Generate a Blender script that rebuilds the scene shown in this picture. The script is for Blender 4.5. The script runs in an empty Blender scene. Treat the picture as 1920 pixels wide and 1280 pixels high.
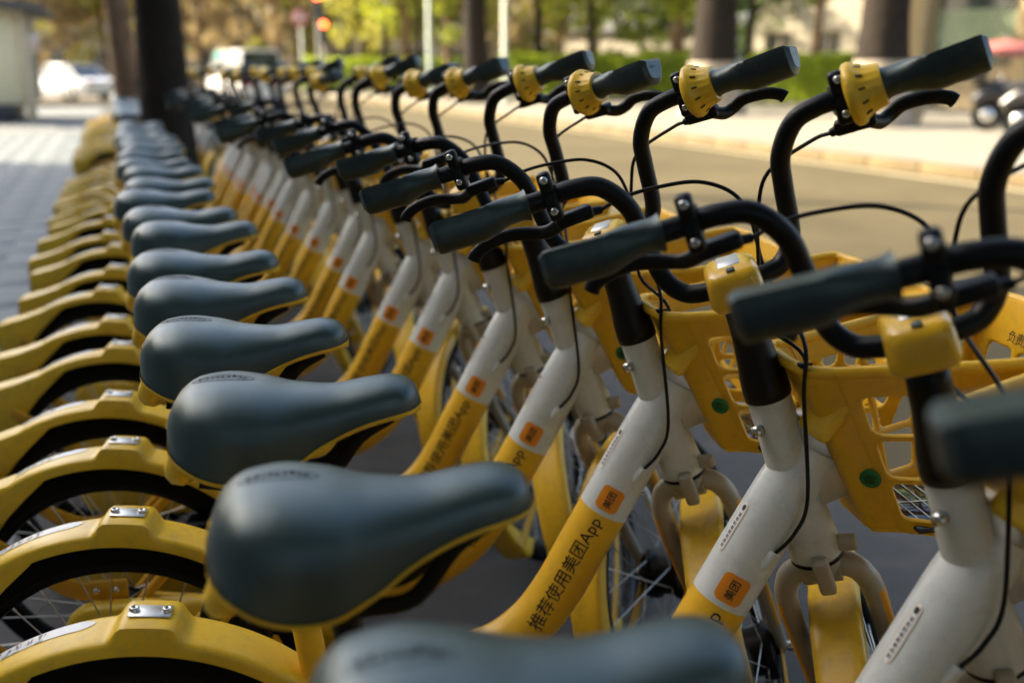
import bpy, bmesh, math, random
import numpy as np
from mathutils import Matrix, Vector

random.seed(7)
rng = np.random.RandomState(11)
C = bpy.context.scene.collection
R = math.radians
PI = math.pi

# ------------------------------------------------------------------ camera, sky, sun, exposure
CAM = Vector((-0.1411, -0.4587, 1.2224))
M_ = Matrix(((0.93173, -0.09608, 0.35020), (-0.36314, -0.24652, 0.89853), (0.0, -0.96436, -0.26459)))
FPX = 1867.0
cam = bpy.data.cameras.new('camera')
camo = bpy.data.objects.new('camera', cam)
C.objects.link(camo)
xr, yd, fw = M_.col[0], M_.col[1], M_.col[2]
rot = Matrix((xr, -yd, -fw)).transposed()
camo.matrix_world = Matrix.Translation(CAM) @ rot.to_4x4()
cam.sensor_width = 36
cam.lens = FPX / 1920 * 36
cam.clip_start = 0.02
cam.clip_end = 600
cam.dof.use_dof = True
cam.dof.focus_distance = 1.28
cam.dof.aperture_fstop = 2.5
bpy.context.scene.camera = camo

SUN_DIR = Vector((-0.80, 0.60, 0)).normalized()      # horizontal direction towards the sun
SUN_EL = R(33)
w = bpy.data.worlds.new('World')
bpy.context.scene.world = w
w.use_nodes = True
nt = w.node_tree
bg = nt.nodes['Background']
sky = nt.nodes.new('ShaderNodeTexSky')
sky.sky_type = 'NISHITA'
sky.sun_disc = False
sky.sun_elevation = SUN_EL
sky.sun_rotation = math.atan2(SUN_DIR.x, SUN_DIR.y)
sky.air_density = 1.0
sky.dust_density = 4.0
sky.ozone_density = 0.4
nt.links.new(sky.outputs[0], bg.inputs[0])
bg.inputs[1].default_value = 0.15
sl = bpy.data.lights.new('sun', 'SUN')
sl.energy = 4.9
sl.angle = R(0.5)
sl.color = (1.0, 0.87, 0.66)
so = bpy.data.objects.new('sun', sl)
C.objects.link(so)
sd = Vector((SUN_DIR.x * math.cos(SUN_EL), SUN_DIR.y * math.cos(SUN_EL), math.sin(SUN_EL)))
so.rotation_euler = sd.to_track_quat('Z', 'Y').to_euler()
so.location = (-10, 10, 20)

sc = bpy.context.scene
sc.view_settings.view_transform = 'Standard'
sc.view_settings.look = 'None'
sc.view_settings.exposure = 1.82
sc.view_settings.gamma = 1.0
sc.view_settings.use_curve_mapping = False
sc.render.engine = 'CYCLES'
sc.cycles.use_denoising = True
try:
    sc.cycles.denoiser = 'OPENIMAGEDENOISE'
except Exception:
    pass
sc.cycles.use_adaptive_sampling = True
sc.cycles.adaptive_threshold = 0.015
sc.cycles.max_bounces = 7
sc.cycles.sample_clamp_indirect = 6


# ------------------------------------------------------------------ materials
def mat(name, col, rough=0.5, metal=0.0, spec=0.5, bump=0.0, bscale=200.0, vary=0.0, vscale=6.0, coat=0.0, dirt=0.0,
        dirtcol=(0.16, 0.14, 0.11), rvar=0.0):
    m = bpy.data.materials.new(name)
    m.use_nodes = True
    n = m.node_tree
    b = n.nodes['Principled BSDF']
    b.inputs['Base Color'].default_value = (*col, 1)
    b.inputs['Roughness'].default_value = rough
    b.inputs['Metallic'].default_value = metal
    b.inputs['Specular IOR Level'].default_value = spec
    b.inputs['Coat Weight'].default_value = coat
    b.inputs['Coat Roughness'].default_value = 0.3
    tc = n.nodes.new('ShaderNodeTexCoord')
    oi = n.nodes.new('ShaderNodeObjectInfo')
    if vary or dirt or rvar:
        add = n.nodes.new('ShaderNodeVectorMath'); add.operation = 'ADD'
        n.links.new(tc.outputs['Object'], add.inputs[0])
        n.links.new(oi.outputs['Random'], add.inputs[1])
        nz = n.nodes.new('ShaderNodeTexNoise'); nz.inputs['Scale'].default_value = vscale
        nz.inputs['Detail'].default_value = 6; nz.inputs['Roughness'].default_value = 0.65
        n.links.new(add.outputs[0], nz.inputs['Vector'])
        src = None
        if vary:
            mr = n.nodes.new('ShaderNodeMapRange')
            mr.inputs[1].default_value = 0.3; mr.inputs[2].default_value = 0.7
            mr.inputs[3].default_value = 1 - vary; mr.inputs[4].default_value = 1 + vary
            n.links.new(nz.outputs[0], mr.inputs[0])
            mx = n.nodes.new('ShaderNodeVectorMath'); mx.operation = 'SCALE'
            mx.inputs[0].default_value = col
            n.links.new(mr.outputs[0], mx.inputs['Scale'])
            src = mx.outputs[0]
        if dirt:
            nz2 = n.nodes.new('ShaderNodeTexNoise'); nz2.inputs['Scale'].default_value = vscale * 7
            nz2.inputs['Detail'].default_value = 5; nz2.inputs['Roughness'].default_value = 0.7
            n.links.new(add.outputs[0], nz2.inputs['Vector'])
            cr = n.nodes.new('ShaderNodeMapRange')
            cr.inputs[1].default_value = 0.50; cr.inputs[2].default_value = 0.78
            cr.inputs[3].default_value = 0.0; cr.inputs[4].default_value = dirt
            n.links.new(nz2.outputs[0], cr.inputs[0])
            mm = n.nodes.new('ShaderNodeMix'); mm.data_type = 'RGBA'
            mm.inputs[6].default_value = (*col, 1); mm.inputs[7].default_value = (*dirtcol, 1)
            if src: n.links.new(src, mm.inputs[6])
            n.links.new(cr.outputs[0], mm.inputs[0])
            src = mm.outputs[2]
        if src: n.links.new(src, b.inputs['Base Color'])
        if rvar:
            rr = n.nodes.new('ShaderNodeMapRange')
            rr.inputs[1].default_value = 0.3; rr.inputs[2].default_value = 0.7
            rr.inputs[3].default_value = rough - rvar; rr.inputs[4].default_value = rough + rvar
            n.links.new(nz.outputs[0], rr.inputs[0])
            n.links.new(rr.outputs[0], b.inputs['Roughness'])
    if bump:
        nb = n.nodes.new('ShaderNodeTexNoise'); nb.inputs['Scale'].default_value = bscale
        nb.inputs['Detail'].default_value = 3
        n.links.new(tc.outputs['Object'], nb.inputs['Vector'])
        bp = n.nodes.new('ShaderNodeBump'); bp.inputs['Strength'].default_value = bump
        bp.inputs['Distance'].default_value = 0.002
        n.links.new(nb.outputs[0], bp.inputs['Height'])
        n.links.new(bp.outputs[0], b.inputs['Normal'])
    return m


def leaf_mat(name, col, tcol):
    m = bpy.data.materials.new(name)
    m.use_nodes = True
    n = m.node_tree
    b = n.nodes['Principled BSDF']
    out = n.nodes['Material Output']
    geo = n.nodes.new('ShaderNodeNewGeometry')
    hs = n.nodes.new('ShaderNodeHueSaturation')
    hs.inputs['Color'].default_value = (*col, 1)
    mr = n.nodes.new('ShaderNodeMapRange'); mr.inputs[3].default_value = 0.55; mr.inputs[4].default_value = 1.5
    n.links.new(geo.outputs['Random Per Island'], mr.inputs[0])
    n.links.new(mr.outputs[0], hs.inputs['Value'])
    n.links.new(hs.outputs[0], b.inputs['Base Color'])
    b.inputs['Roughness'].default_value = 0.55
    tr = n.nodes.new('ShaderNodeBsdfTranslucent')
    tr.inputs[0].default_value = (*tcol, 1)
    mx = n.nodes.new('ShaderNodeMixShader'); mx.inputs[0].default_value = 0.5
    n.links.new(b.outputs[0], mx.inputs[1]); n.links.new(tr.outputs[0], mx.inputs[2])
    n.links.new(mx.outputs[0], out.inputs[0])
    return m


def emit_mat(name, col, s):
    m = bpy.data.materials.new(name); m.use_nodes = True
    b = m.node_tree.nodes['Principled BSDF']
    b.inputs['Base Color'].default_value = (*col, 1)
    b.inputs['Emission Color'].default_value = (*col, 1)
    b.inputs['Emission Strength'].default_value = s
    return m


YEL = mat('yellow_paint', (0.82, 0.52, 0.025), 0.38, vary=0.07, vscale=5, dirt=0.34, rvar=0.10, bump=0.05, bscale=350)
YEL2 = mat('yellow_tube_paint', (0.80, 0.46, 0.02), 0.33, vary=0.06, vscale=6, dirt=0.22, rvar=0.08, bump=0.06, bscale=500, coat=0.2)
YELB = mat('basket_plastic', (0.80, 0.47, 0.02), 0.42, vary=0.07, vscale=8, dirt=0.28, rvar=0.08, bump=0.10, bscale=600)
YELS = mat('strap_paint', (0.68, 0.36, 0.012), 0.45, vary=0.08, vscale=8, dirt=0.3)
YELG = mat('gloss_yellow', (0.76, 0.45, 0.02), 0.16, vary=0.04, coat=0.4, dirt=0.12)
WHT = mat('white_paint', (0.64, 0.69, 0.685), 0.30, vary=0.05, vscale=6, dirt=0.3, dirtcol=(0.3, 0.27, 0.22), rvar=0.08, bump=0.06, bscale=400, coat=0.2)
CREAM = mat('fork_paint', (0.40, 0.37, 0.30), 0.36, vary=0.06, vscale=7, dirt=0.3, dirtcol=(0.25, 0.21, 0.16), rvar=0.08)
BLK = mat('black_paint', (0.0025, 0.003, 0.0035), 0.42, spec=0.22, vary=0.2, dirt=0.15, dirtcol=(0.010, 0.0105, 0.011), vscale=9, rvar=0.1, bump=0.08, bscale=500)
BLKP = mat('black_plastic', (0.003, 0.0035, 0.004), 0.40, spec=0.25, vary=0.2, dirt=0.15, dirtcol=(0.011, 0.0115, 0.012), vscale=12, rvar=0.08)
RUB = mat('tyre_rubber', (0.005, 0.005, 0.005), 0.85, spec=0.12, vary=0.25, dirt=0.2, dirtcol=(0.018, 0.016, 0.014), vscale=8)
SADM = mat('saddle_vinyl', (0.026, 0.044, 0.046), 0.33, spec=1.0, coat=0.0, vary=0.08, vscale=9, dirt=0.2, dirtcol=(0.04, 0.055, 0.054), rvar=0.06, bump=0.22, bscale=900)
GRIP = mat('grip_rubber', (0.009, 0.014, 0.016), 0.34, spec=0.8, vary=0.12, vscale=14, dirt=0.3, dirtcol=(0.09, 0.09, 0.085), rvar=0.07, bump=0.18, bscale=1100)
STEEL = mat('bright_steel', (0.62, 0.62, 0.6), 0.25, metal=1.0, vary=0.1)
ALU = mat('brushed_aluminium', (0.66, 0.67, 0.66), 0.42, metal=0.7, vary=0.08, bump=0.1, bscale=300, dirt=0.2)
SPK = mat('spoke_steel', (0.55, 0.55, 0.52), 0.3, metal=1.0)
ORG = mat('orange_badge', (0.80, 0.27, 0.012), 0.4, vary=0.05)
INK = mat('black_print', (0.012, 0.010, 0.008), 0.5)
GREEN = mat('green_sticker', (0.012, 0.19, 0.045), 0.4, vary=0.15)
INKG = mat('dark_green_print', (0.004, 0.05, 0.012), 0.5)
STK = mat('white_sticker', (0.72, 0.72, 0.70), 0.35, vary=0.05, dirt=0.15)
STKY = mat('sticker_border', (0.72, 0.58, 0.32), 0.4)
EMB = mat('embossed_mark', (0.004, 0.006, 0.006), 0.7, spec=0.1)
SADM.node_tree.nodes['Principled BSDF'].inputs['Specular Tint'].default_value = (0.86, 1.0, 0.98, 1)
GRIP.node_tree.nodes['Principled BSDF'].inputs['Specular Tint'].default_value = (0.80, 1.0, 0.97, 1)
REFL = mat('clear_reflector', (0.72, 0.70, 0.66), 0.12, spec=0.8, metal=0.3, bump=0.8, bscale=900)
REDR = mat('red_reflector', (0.35, 0.012, 0.008), 0.15, spec=0.8)
SOLAR = mat('solar_cell', (0.012, 0.014, 0.02), 0.08, spec=0.8)
HOLE = mat('slot_dark', (0.10, 0.05, 0.004), 0.6)

# ------------------------------------------------------------------ mesh helpers
class MB:
    def __init__(self):
        self.v = []; self.f = []; self.m = []; self.s = []
    def add(self, vs, fs, mi=0, smooth=True):
        o = len(self.v)
        self.v.extend([(float(p[0]), float(p[1]), float(p[2])) for p in vs])
        for i, f in enumerate(fs):
            self.f.append(tuple(int(o + a) for a in f))
            self.m.append(mi if not hasattr(mi, '__len__') else mi[i])
            self.s.append(smooth)
        return self
    def mesh(self, name, mats, sharp=None):
        me = bpy.data.meshes.new(name)
        me.from_pydata(self.v, [], self.f)
        for mm in (mats if isinstance(mats, (list, tuple)) else [mats]):
            me.materials.append(mm)
        me.polygons.foreach_set('material_index', [int(q) for q in self.m])
        me.polygons.foreach_set('use_smooth', [bool(q) for q in self.s])
        me.update()
        if sharp:
            bm = bmesh.new(); bm.from_mesh(me)
            bmesh.ops.recalc_face_normals(bm, faces=bm.faces)
            for e in bm.edges:
                if len(e.link_faces) == 2 and e.calc_face_angle(0) > R(sharp):
                    e.smooth = False
            bm.to_mesh(me); bm.free()
        return me


def catmull(pts, n=6):
    P = [np.array(p, float) for p in pts]
    P = [2 * P[0] - P[1]] + P + [2 * P[-1] - P[-2]]
    out = []
    for i in range(1, len(P) - 2):
        for j in range(n):
            t = j / n
            a, b, c, d = P[i - 1], P[i], P[i + 1], P[i + 2]
            out.append(0.5 * (2 * b + (c - a) * t + (2 * a - 5 * b + 4 * c - d) * t * t + (3 * b - a - 3 * c + d) * t ** 3))
    out.append(P[-2])
    return out


def frames(path, up=None):
    P = [np.array(p, float) for p in path]
    T = []
    for i in range(len(P)):
        t = P[min(i + 1, len(P) - 1)] - P[max(i - 1, 0)]
        T.append(t / (np.linalg.norm(t) + 1e-12))
    u = np.array(up if up is not None else ((0, 0, 1) if abs(T[0][2]) < .9 else (1, 0, 0)), float)
    out = []
    for i in range(len(P)):
        if up is not None: u = np.array(up, float)
        a = u - T[i] * (u @ T[i]); a /= np.linalg.norm(a) + 1e-12
        b = np.cross(T[i], a)
        out.append((P[i], T[i], a, b)); u = a
    return out


def tube(mb, path, rad, seg=10, mi=0, cap=True, up=None, ry=None, matf=None):
    """sweep; rad along 'a' axis, ry along 'b'; each may be list"""
    fr = frames(path, up); n = len(fr)
    rad = rad if hasattr(rad, '__len__') else [rad] * n
    ry = rad if ry is None else (ry if hasattr(ry, '__len__') else [ry] * n)
    if len(rad) != n: rad = np.interp(np.linspace(0, 1, n), np.linspace(0, 1, len(rad)), rad)
    if len(ry) != n: ry = np.interp(np.linspace(0, 1, n), np.linspace(0, 1, len(ry)), ry)
    vs = []; fs = []; ms = []
    for i, (p, t, a, b) in enumerate(fr):
        for j in range(seg):
            th = 2 * PI * j / seg
            vs.append(p + a * math.cos(th) * rad[i] + b * math.sin(th) * ry[i])
    for i in range(n - 1):
        for j in range(seg):
            k = (j + 1) % seg
            fs.append((i * seg + j, i * seg + k, (i + 1) * seg + k, (i + 1) * seg + j))
            ms.append(matf(i / (n - 1), (j + .5) / seg) if matf else mi)
    mb.add(vs, fs, ms)
    if cap:
        mb.add(vs[:seg], [tuple(range(seg))[::-1]], ms[0], False)
        mb.add(vs[-seg:], [tuple(range(seg))], ms[-1], False)
    return mb


def lathe(mb, prof, seg=24, mi=0, M=None, close=False):
    """prof: list (r, h) around Z; M matrix"""
    vs = []; fs = []; n = len(prof)
    for (r, h) in prof:
        for j in range(seg):
            th = 2 * PI * j / seg
            p = Vector((r * math.cos(th), r * math.sin(th), h))
            vs.append(tuple(M @ p) if M is not None else tuple(p))
    rng_ = range(n if close else n - 1)
    for i in rng_:
        for j in range(seg):
            k = (j + 1) % seg; i2 = (i + 1) % n
            fs.append((i * seg + j, i * seg + k, i2 * seg + k, i2 * seg + j))
    mb.add(vs, fs, mi)
    return mb


def rbox(mb, size, M=None, bev=0.004, segs=2, mi=0, taper=None):
    bm = bmesh.new()
    bmesh.ops.create_cube(bm, size=1)
    for v in bm.verts:
        s = 1.0
        if taper and v.co.z > 0: s = taper
        v.co = Vector((v.co.x * size[0] * s, v.co.y * size[1] * s, v.co.z * size[2]))
    if bev:
        bmesh.ops.bevel(bm, geom=list(bm.edges), offset=bev, segments=segs, affect='EDGES', profile=0.5)
    bmesh.ops.recalc_face_normals(bm, faces=bm.faces)
    bm.verts.ensure_lookup_table()
    vs = [tuple(M @ v.co) if M is not None else tuple(v.co) for v in bm.verts]
    fs = [tuple(v.index for v in f.verts) for f in bm.faces]
    bm.free()
    mb.add(vs, fs, mi, bool(bev))
    return mb


def T(x, y, z): return Matrix.Translation((x, y, z))
def RX(a): return Matrix.Rotation(R(a), 4, 'X')
def RY(a): return Matrix.Rotation(R(a), 4, 'Y')
def RZ(a): return Matrix.Rotation(R(a), 4, 'Z')


def basis(o, ex, ey, ez):
    m = Matrix((ex, ey, ez)).transposed().to_4x4()
    m.translation = Vector(o)
    return m


def obj(name, me, parent=None, mw=None, **props):
    o = bpy.data.objects.new(name, me)
    C.objects.link(o)
    if parent is not None: o.parent = parent
    if mw is not None: o.matrix_local = mw
    for k, v in props.items():
        if v is not None: o[k] = v
    return o


def single(name, mb, mats, parent=None, sharp=None, **props):
    return obj(name, mb.mesh(name, mats, sharp), parent, None, **props)


def interp(x, xs, ys): return float(np.interp(x, xs, ys))


def pchip(xs, ys, n):
    """smooth resample"""
    xs = np.array(xs, float); ys = np.array(ys, float)
    t = np.linspace(xs[0], xs[-1], n)
    h = np.diff(xs); d = np.diff(ys) / h
    m = np.zeros(len(xs)); m[0] = d[0]; m[-1] = d[-1]
    for i in range(1, len(xs) - 1):
        m[i] = 0 if d[i - 1] * d[i] <= 0 else 2 * d[i - 1] * d[i] / (d[i - 1] + d[i])
    out = []
    for q in t:
        i = min(max(np.searchsorted(xs, q) - 1, 0), len(h) - 1)
        s = (q - xs[i]) / h[i]
        out.append((2 * s ** 3 - 3 * s ** 2 + 1) * ys[i] + (s ** 3 - 2 * s ** 2 + s) * h[i] * m[i] + (-2 * s ** 3 + 3 * s ** 2) * ys[i + 1] + (s ** 3 - s ** 2) * h[i] * m[i + 1])
    return t, np.array(out)


def text_mesh(body, size, mapf, cx=True, cuts=1, bold=0.0):
    cu = bpy.data.curves.new('lettering', 'FONT')
    cu.body = body; cu.size = 1.0
    cu.offset = bold
    cu.resolution_u = 2
    o = bpy.data.objects.new('lettering', cu); C.objects.link(o)
    bpy.context.view_layer.update()
    dg = bpy.context.evaluated_depsgraph_get()
    me = o.evaluated_get(dg).to_mesh()
    bm = bmesh.new(); bm.from_mesh(me)
    bpy.data.objects.remove(o); bpy.data.curves.remove(cu)
    x0 = min(v.co.x for v in bm.verts); x1 = max(v.co.x for v in bm.verts)
    if cuts:
        lng = [e for e in bm.edges if e.calc_length() > 0.12]
        bmesh.ops.subdivide_edges(bm, edges=lng, cuts=2)
        bmesh.ops.triangulate(bm, faces=bm.faces)
    vs = [mapf((v.co.x - x0) * size, v.co.y * size) for v in bm.verts]
    fs = [tuple(v.index for v in f.verts) for f in bm.faces]
    W = (x1 - x0) * size
    bm.free()
    return vs, fs, W


# ================================================================== the setting
GRD = mat('asphalt', (0.090, 0.072, 0.035), 0.85, spec=0.25, vary=0.26, vscale=0.45, dirt=0.3, dirtcol=(0.055, 0.044, 0.026), bump=0.5, bscale=90)
PAVE = mat('paving_stone', (0.130, 0.150, 0.148), 0.62, vary=0.12, vscale=2.2, dirt=0.3, dirtcol=(0.15, 0.145, 0.14), bump=0.3, bscale=120)
PAVD = mat('paving_joint', (0.12, 0.13, 0.128), 0.9, vary=0.1)
PAVL = mat('pale_paving', (0.23, 0.21, 0.165), 0.8, vary=0.15, vscale=0.8, dirt=0.25)
KERB = mat('kerb_stone', (0.13, 0.092, 0.036), 0.8, vary=0.2, vscale=1.2, dirt=0.35)
KERBG = mat('grey_kerb_stone', (0.26, 0.26, 0.25), 0.8, vary=0.15, vscale=3, dirt=0.3)
LINE = mat('road_marking', (0.45, 0.38, 0.22), 0.7, vary=0.2, vscale=3, dirt=0.5, dirtcol=(0.15, 0.12, 0.085))


FPE = FPX / 0.81        # pixel scale belonging to the nominal distances used with P()
HOR = 127.8


def P(px, d, z=0.0, py=HOR):
    """a point of the place d metres ahead of the viewpoint, in photo column px"""
    r = M_ @ Vector(((px - 960) / FPX, (py - 640) / FPX, 1.0))
    q = CAM + r * d * 0.81
    return Vector((q.x, q.y, z))


def slab(x0, x1, y0, y1, z0, z1):
    mb = MB()
    rbox(mb, (x1 - x0, y1 - y0, z1 - z0), T((x0 + x1) / 2, (y0 + y1) / 2, (z0 + z1) / 2), 0)
    return mb


single('ground', slab(-400, 400, -200, 500, -0.6, -0.135), mat('soil', (0.12, 0.10, 0.07), 0.9, vary=0.2, vscale=0.3), kind='structure')
single('road', slab(1.98, 9.70, -40, 120, -0.5, -0.12), GRD, kind='structure')
single('cross_street', slab(-120, 9.65, 37.5, 47, -0.5, -0.116), GRD, kind='structure')
sw = single('sidewalk', slab(-9, 1.80, -30, 36, -0.4, 0.0045), [PAVD], kind='structure')
fsw = single('far_sidewalk', slab(9.92, 60, -30, 95, -0.4, 0.0), PAVL, kind='structure')

single('parking_strip', slab(-0.50, 1.80, -30, 36, -0.02, 0.012), mat('shade_darkened_asphalt', (0.048, 0.048, 0.047), 0.8, vary=0.2, vscale=1.5, dirt=0.3, bump=0.5, bscale=90), kind='structure')  # asphalt strip, its colour darkened further to carry shade under the bikes

# paving slabs of the near sidewalk, picked apart where they show large
slabm = []
for i in range(4):
    mb = MB(); rbox(mb, (0.596, 0.296, 0.04), T(0, 0, 0), 0.004, 1)
    slabm.append(mb.mesh('paving_slab', PAVE))
cnt = 0
for r in range(58):
    y = 3.6 + r * 0.30
    xs = -3.3 - (0.3 if r % 2 else 0)
    for c in range(5):
        x = xs + c * 0.60
        obj('paving_slab', slabm[cnt % 4], sw, T(x, y, -0.012 + random.uniform(-.0012, .0012)) @ RX(random.uniform(-.05, .05)) @ RY(random.uniform(-.05, .05)))
        cnt += 1
mb = MB()
for r in range(76):
    y = -4.2 + r * 0.30
    for c in range(4):
        rbox(mb, (0.596, 0.296, 0.04), T(-0.3 + c * 0.6 - (0.3 if r % 2 else 0), y, -0.012), 0) if c < 2 or not (c == 3 or r % 2 == 0) else None
for r in range(26):
    y = -4.2 + r * 0.30
    for c in range(5):
        rbox(mb, (0.596, 0.296, 0.04), T(-3.3 + c * 0.6 - (0.3 if r % 2 else 0), y, -0.012), 0)
single('paving', mb, PAVE, sw, kind='stuff')
# kerbs in separate stones
ks = MB(); rbox(ks, (0.17, 0.985, 0.30), T(0, 0, 0), 0.015, 2); ksm = ks.mesh('kerb_stone', KERBG)
kb = obj('kerb', slab(1.81, 1.97, -30, 36, -0.5, -0.13).mesh('kerb', PAVD), None, None, kind='structure')
for i in range(36):
    obj('kerb_stone', ksm, kb, T(1.89, -3.5 + i, -0.135))
ks = MB(); rbox(ks, (0.2, 0.985, 0.30), T(0, 0, 0), 0.02, 2); ksm = ks.mesh('kerb_stone', KERB)
kb = obj('far_kerb', slab(9.72, 9.90, -30, 90, -0.5, -0.13).mesh('far_kerb', PAVD), None, None, kind='structure')
for i in range(42):
    obj('kerb_stone', ksm, kb, T(9.81, 4.5 + i, -0.13))
mb = MB()
mb.add([(9.25, -30, -0.114), (9.40, -30, -0.114), (9.40, 90, -0.114), (9.25, 90, -0.114)], [(0, 1, 2, 3)], 0, False)
single('edge_line', mb, LINE, kind='structure')

# ------------------------------------------------------------------ trees
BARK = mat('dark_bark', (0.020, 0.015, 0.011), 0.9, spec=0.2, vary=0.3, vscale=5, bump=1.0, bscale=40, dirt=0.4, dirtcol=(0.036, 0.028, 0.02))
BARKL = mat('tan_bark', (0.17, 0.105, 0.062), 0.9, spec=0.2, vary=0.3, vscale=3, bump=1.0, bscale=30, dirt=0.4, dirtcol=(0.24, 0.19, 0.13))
LIME = mat('limewash', (0.34, 0.28, 0.21), 0.9, vary=0.15)
LEAF = leaf_mat('spring_leaf', (0.12, 0.15, 0.022), (0.40, 0.44, 0.035))
LEAFY = leaf_mat('yellow_green_leaf', (0.18, 0.19, 0.035), (0.46, 0.43, 0.06))
LEAFB = leaf_mat('dry_tan_leaf', (0.26, 0.20, 0.105), (0.40, 0.30, 0.13))
LEAFD = leaf_mat('deep_green_leaf', (0.045, 0.075, 0.018), (0.10, 0.16, 0.02))
HEDGE = leaf_mat('hedge_leaf', (0.17, 0.24, 0.025), (0.58, 0.68, 0.04))


def leaf_cloud(n, size, center_fn, seed):
    r = np.random.RandomState(seed)
    c = np.array([center_fn(r) for _ in range(n)])
    a = r.normal(size=(n, 3)); a /= np.linalg.norm(a, axis=1)[:, None]
    b = np.cross(a, r.normal(size=(n, 3))); b /= np.linalg.norm(b, axis=1)[:, None]
    s = size * r.uniform(.6, 1.4, (n, 1))
    v = np.stack([c - a * s, c + b * s * .55, c + a * s, c - b * s * .55], 1).reshape(-1, 3)
    f = np.arange(4 * n).reshape(n, 4)
    return v.tolist(), f.tolist()


def trunk_mesh(h, r0, r1, seed, limbs=5, lean=(0, 0), mats=None, lime=0.0, split=0.55):
    r = random.Random(seed)
    mb = MB()
    pts = []
    for i in range(9):
        t = i / 8
        pts.append((lean[0] * t * h + r.uniform(-.03, .03) * h * .12 * t, lean[1] * t * h + r.uniform(-.03, .03) * h * .12 * t, h * t))
    pth = catmull(pts, 3)
    n = len(pth)
    rad = [r0 * (1 + 0.55 * math.exp(-(i / n * h) / (0.35 + r0)) ) * (1 - i / n) + r1 * (i / n) for i in range(n)]
    zz = lime / h
    tube(mb, pth, rad, 14, 0, matf=(lambda t, a: 1 if t < zz else 0))
    # uneven bark
    for i, v in enumerate(mb.v):
        th = math.atan2(v[1], v[0]); k = 1 + 0.05 * math.sin(th * 5 + v[2] * 3 + seed) + r.uniform(-.02, .02)
        mb.v[i] = (v[0] * k, v[1] * k, v[2])
    tips = []
    for k in range(limbs):
        t = split + (1 - split) * (k + r.random()) / limbs
        b = pth[min(int(t * n), n - 1)]
        a = 2 * PI * (k / limbs) * 1.7 + r.random()
        L = h * r.uniform(.28, .45)
        d = np.array([math.cos(a), math.sin(a), r.uniform(.5, 1.1)])
        d /= np.linalg.norm(d)
        q = [b, b + d * L * .5 + np.array([0, 0, .05 * L]), b + d * L + np.array([0, 0, .2 * L])]
        tube(mb, catmull(q, 3), [r0 * .4, r0 * .12], 7, 0)
        tips.append((q[1], q[2]))
        for s in range(3):
            e = q[1] + (q[2] - q[1]) * r.random()
            dd = np.array([r.uniform(-1, 1), r.uniform(-1, 1), r.uniform(-.1, .9)]); dd /= np.linalg.norm(dd)
            tube(mb, [e, e + dd * L * .35, e + dd * L * .6 + np.array([0, 0, .08 * L])], [r0 * .13, r0 * .03], 5, 0)
            tips.append((e, e + dd * L * .6))
    return mb, tips, pth[-1]


def tree(name, label, loc, h, r0, crown_r, crown_z, leafm, nleaf, lsize, seed, group=None, bark=None, lean=(0, 0), lime=0.0, limbs=6, split=.5):
    root = obj(name, None, None, T(*loc), label=label, category='tree', group=group)
    mb, tips, top = trunk_mesh(h, r0, r0 * .45, seed, limbs, lean, None, lime, split)
    single('trunk', mb, [bark or BARK, LIME], root)
    clumps = []
    rr = np.random.RandomState(seed + 5)
    for a, b in tips:
        clumps.append((b, crown_r * rr.uniform(.22, .42)))
    for _ in range(10):
        th = rr.uniform(0, 2 * PI); q = crown_r * math.sqrt(rr.uniform(0, 1)) * .85
        clumps.append((np.array([top[0] + q * math.cos(th), top[1] + q * math.sin(th), crown_z[0] + (crown_z[1] - crown_z[0]) * rr.uniform(0.05, 1)]), crown_r * rr.uniform(.18, .36)))

    def cf(r):
        c, s = clumps[r.randint(len(clumps))]
        g = r.normal(size=3); g /= np.linalg.norm(g)
        return c + g * s * (r.uniform(.25, 1) ** .5) * np.array([1, 1, .75])
    v, f = leaf_cloud(nleaf, lsize, cf, seed + 9)
    m2 = MB(); m2.add(v, f, 0, False)
    single('crown', m2, leafm, root)
    return root


G1 = 'street trees beside the bike row'
tree('street_or_shade_tree', 'dark straight tree trunk standing in the bike row among the far saddles', P(309, 9.2, 0), 13.5, 0.175, 2.8, (9.5, 13.5), LEAF, 2200, .08, 21, G1, BARK, (-.012, .0), limbs=7, split=.72)
tree('street_or_shade_tree', 'brown sunlit leaning tree trunk left of the dark trunk at the bike row', P(243, 15.0, 0), 14.5, 0.145, 2.6, (11, 14.5), LEAF, 2200, .08, 33, G1, BARKL, (-.045, .0), limbs=6, split=.75)
G0 = 'added unseen shade trees behind the viewpoint'  # unseen trees added to block sky light coming from behind the camera
for (x, y, sd_, lab) in ((-2.6, -4.2, 61, 'added unseen shade tree behind the viewpoint, on the pavement side'), (1.5, -5.2, 62, 'added unseen shade tree behind the viewpoint, at the kerb'), (5.2, -6.4, 64, 'added unseen shade tree behind the viewpoint, out over the road')):
    tree('street_or_shade_tree', lab, (x, y, 0), 12.0, .20, 4.2, (1.2, 12.5), LEAFD, 20000, .26, sd_, G0, BARK, limbs=9, split=.2)
G2 = 'big trees on the far pavement'
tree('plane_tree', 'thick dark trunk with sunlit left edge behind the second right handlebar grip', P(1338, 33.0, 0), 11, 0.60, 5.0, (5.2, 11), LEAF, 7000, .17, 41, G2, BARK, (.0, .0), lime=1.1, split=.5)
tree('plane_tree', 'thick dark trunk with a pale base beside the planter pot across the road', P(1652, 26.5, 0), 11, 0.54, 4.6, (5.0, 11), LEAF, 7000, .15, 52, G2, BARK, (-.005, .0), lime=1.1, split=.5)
tree('plane_tree', 'dark trunk flaring at its foot beside the pale lamp post', P(893, 44, 0), 11, 0.46, 4.6, (4.8, 11), LEAFY, 7000, .18, 63, G2, BARK, (-.012, .0), split=.5)

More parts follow.
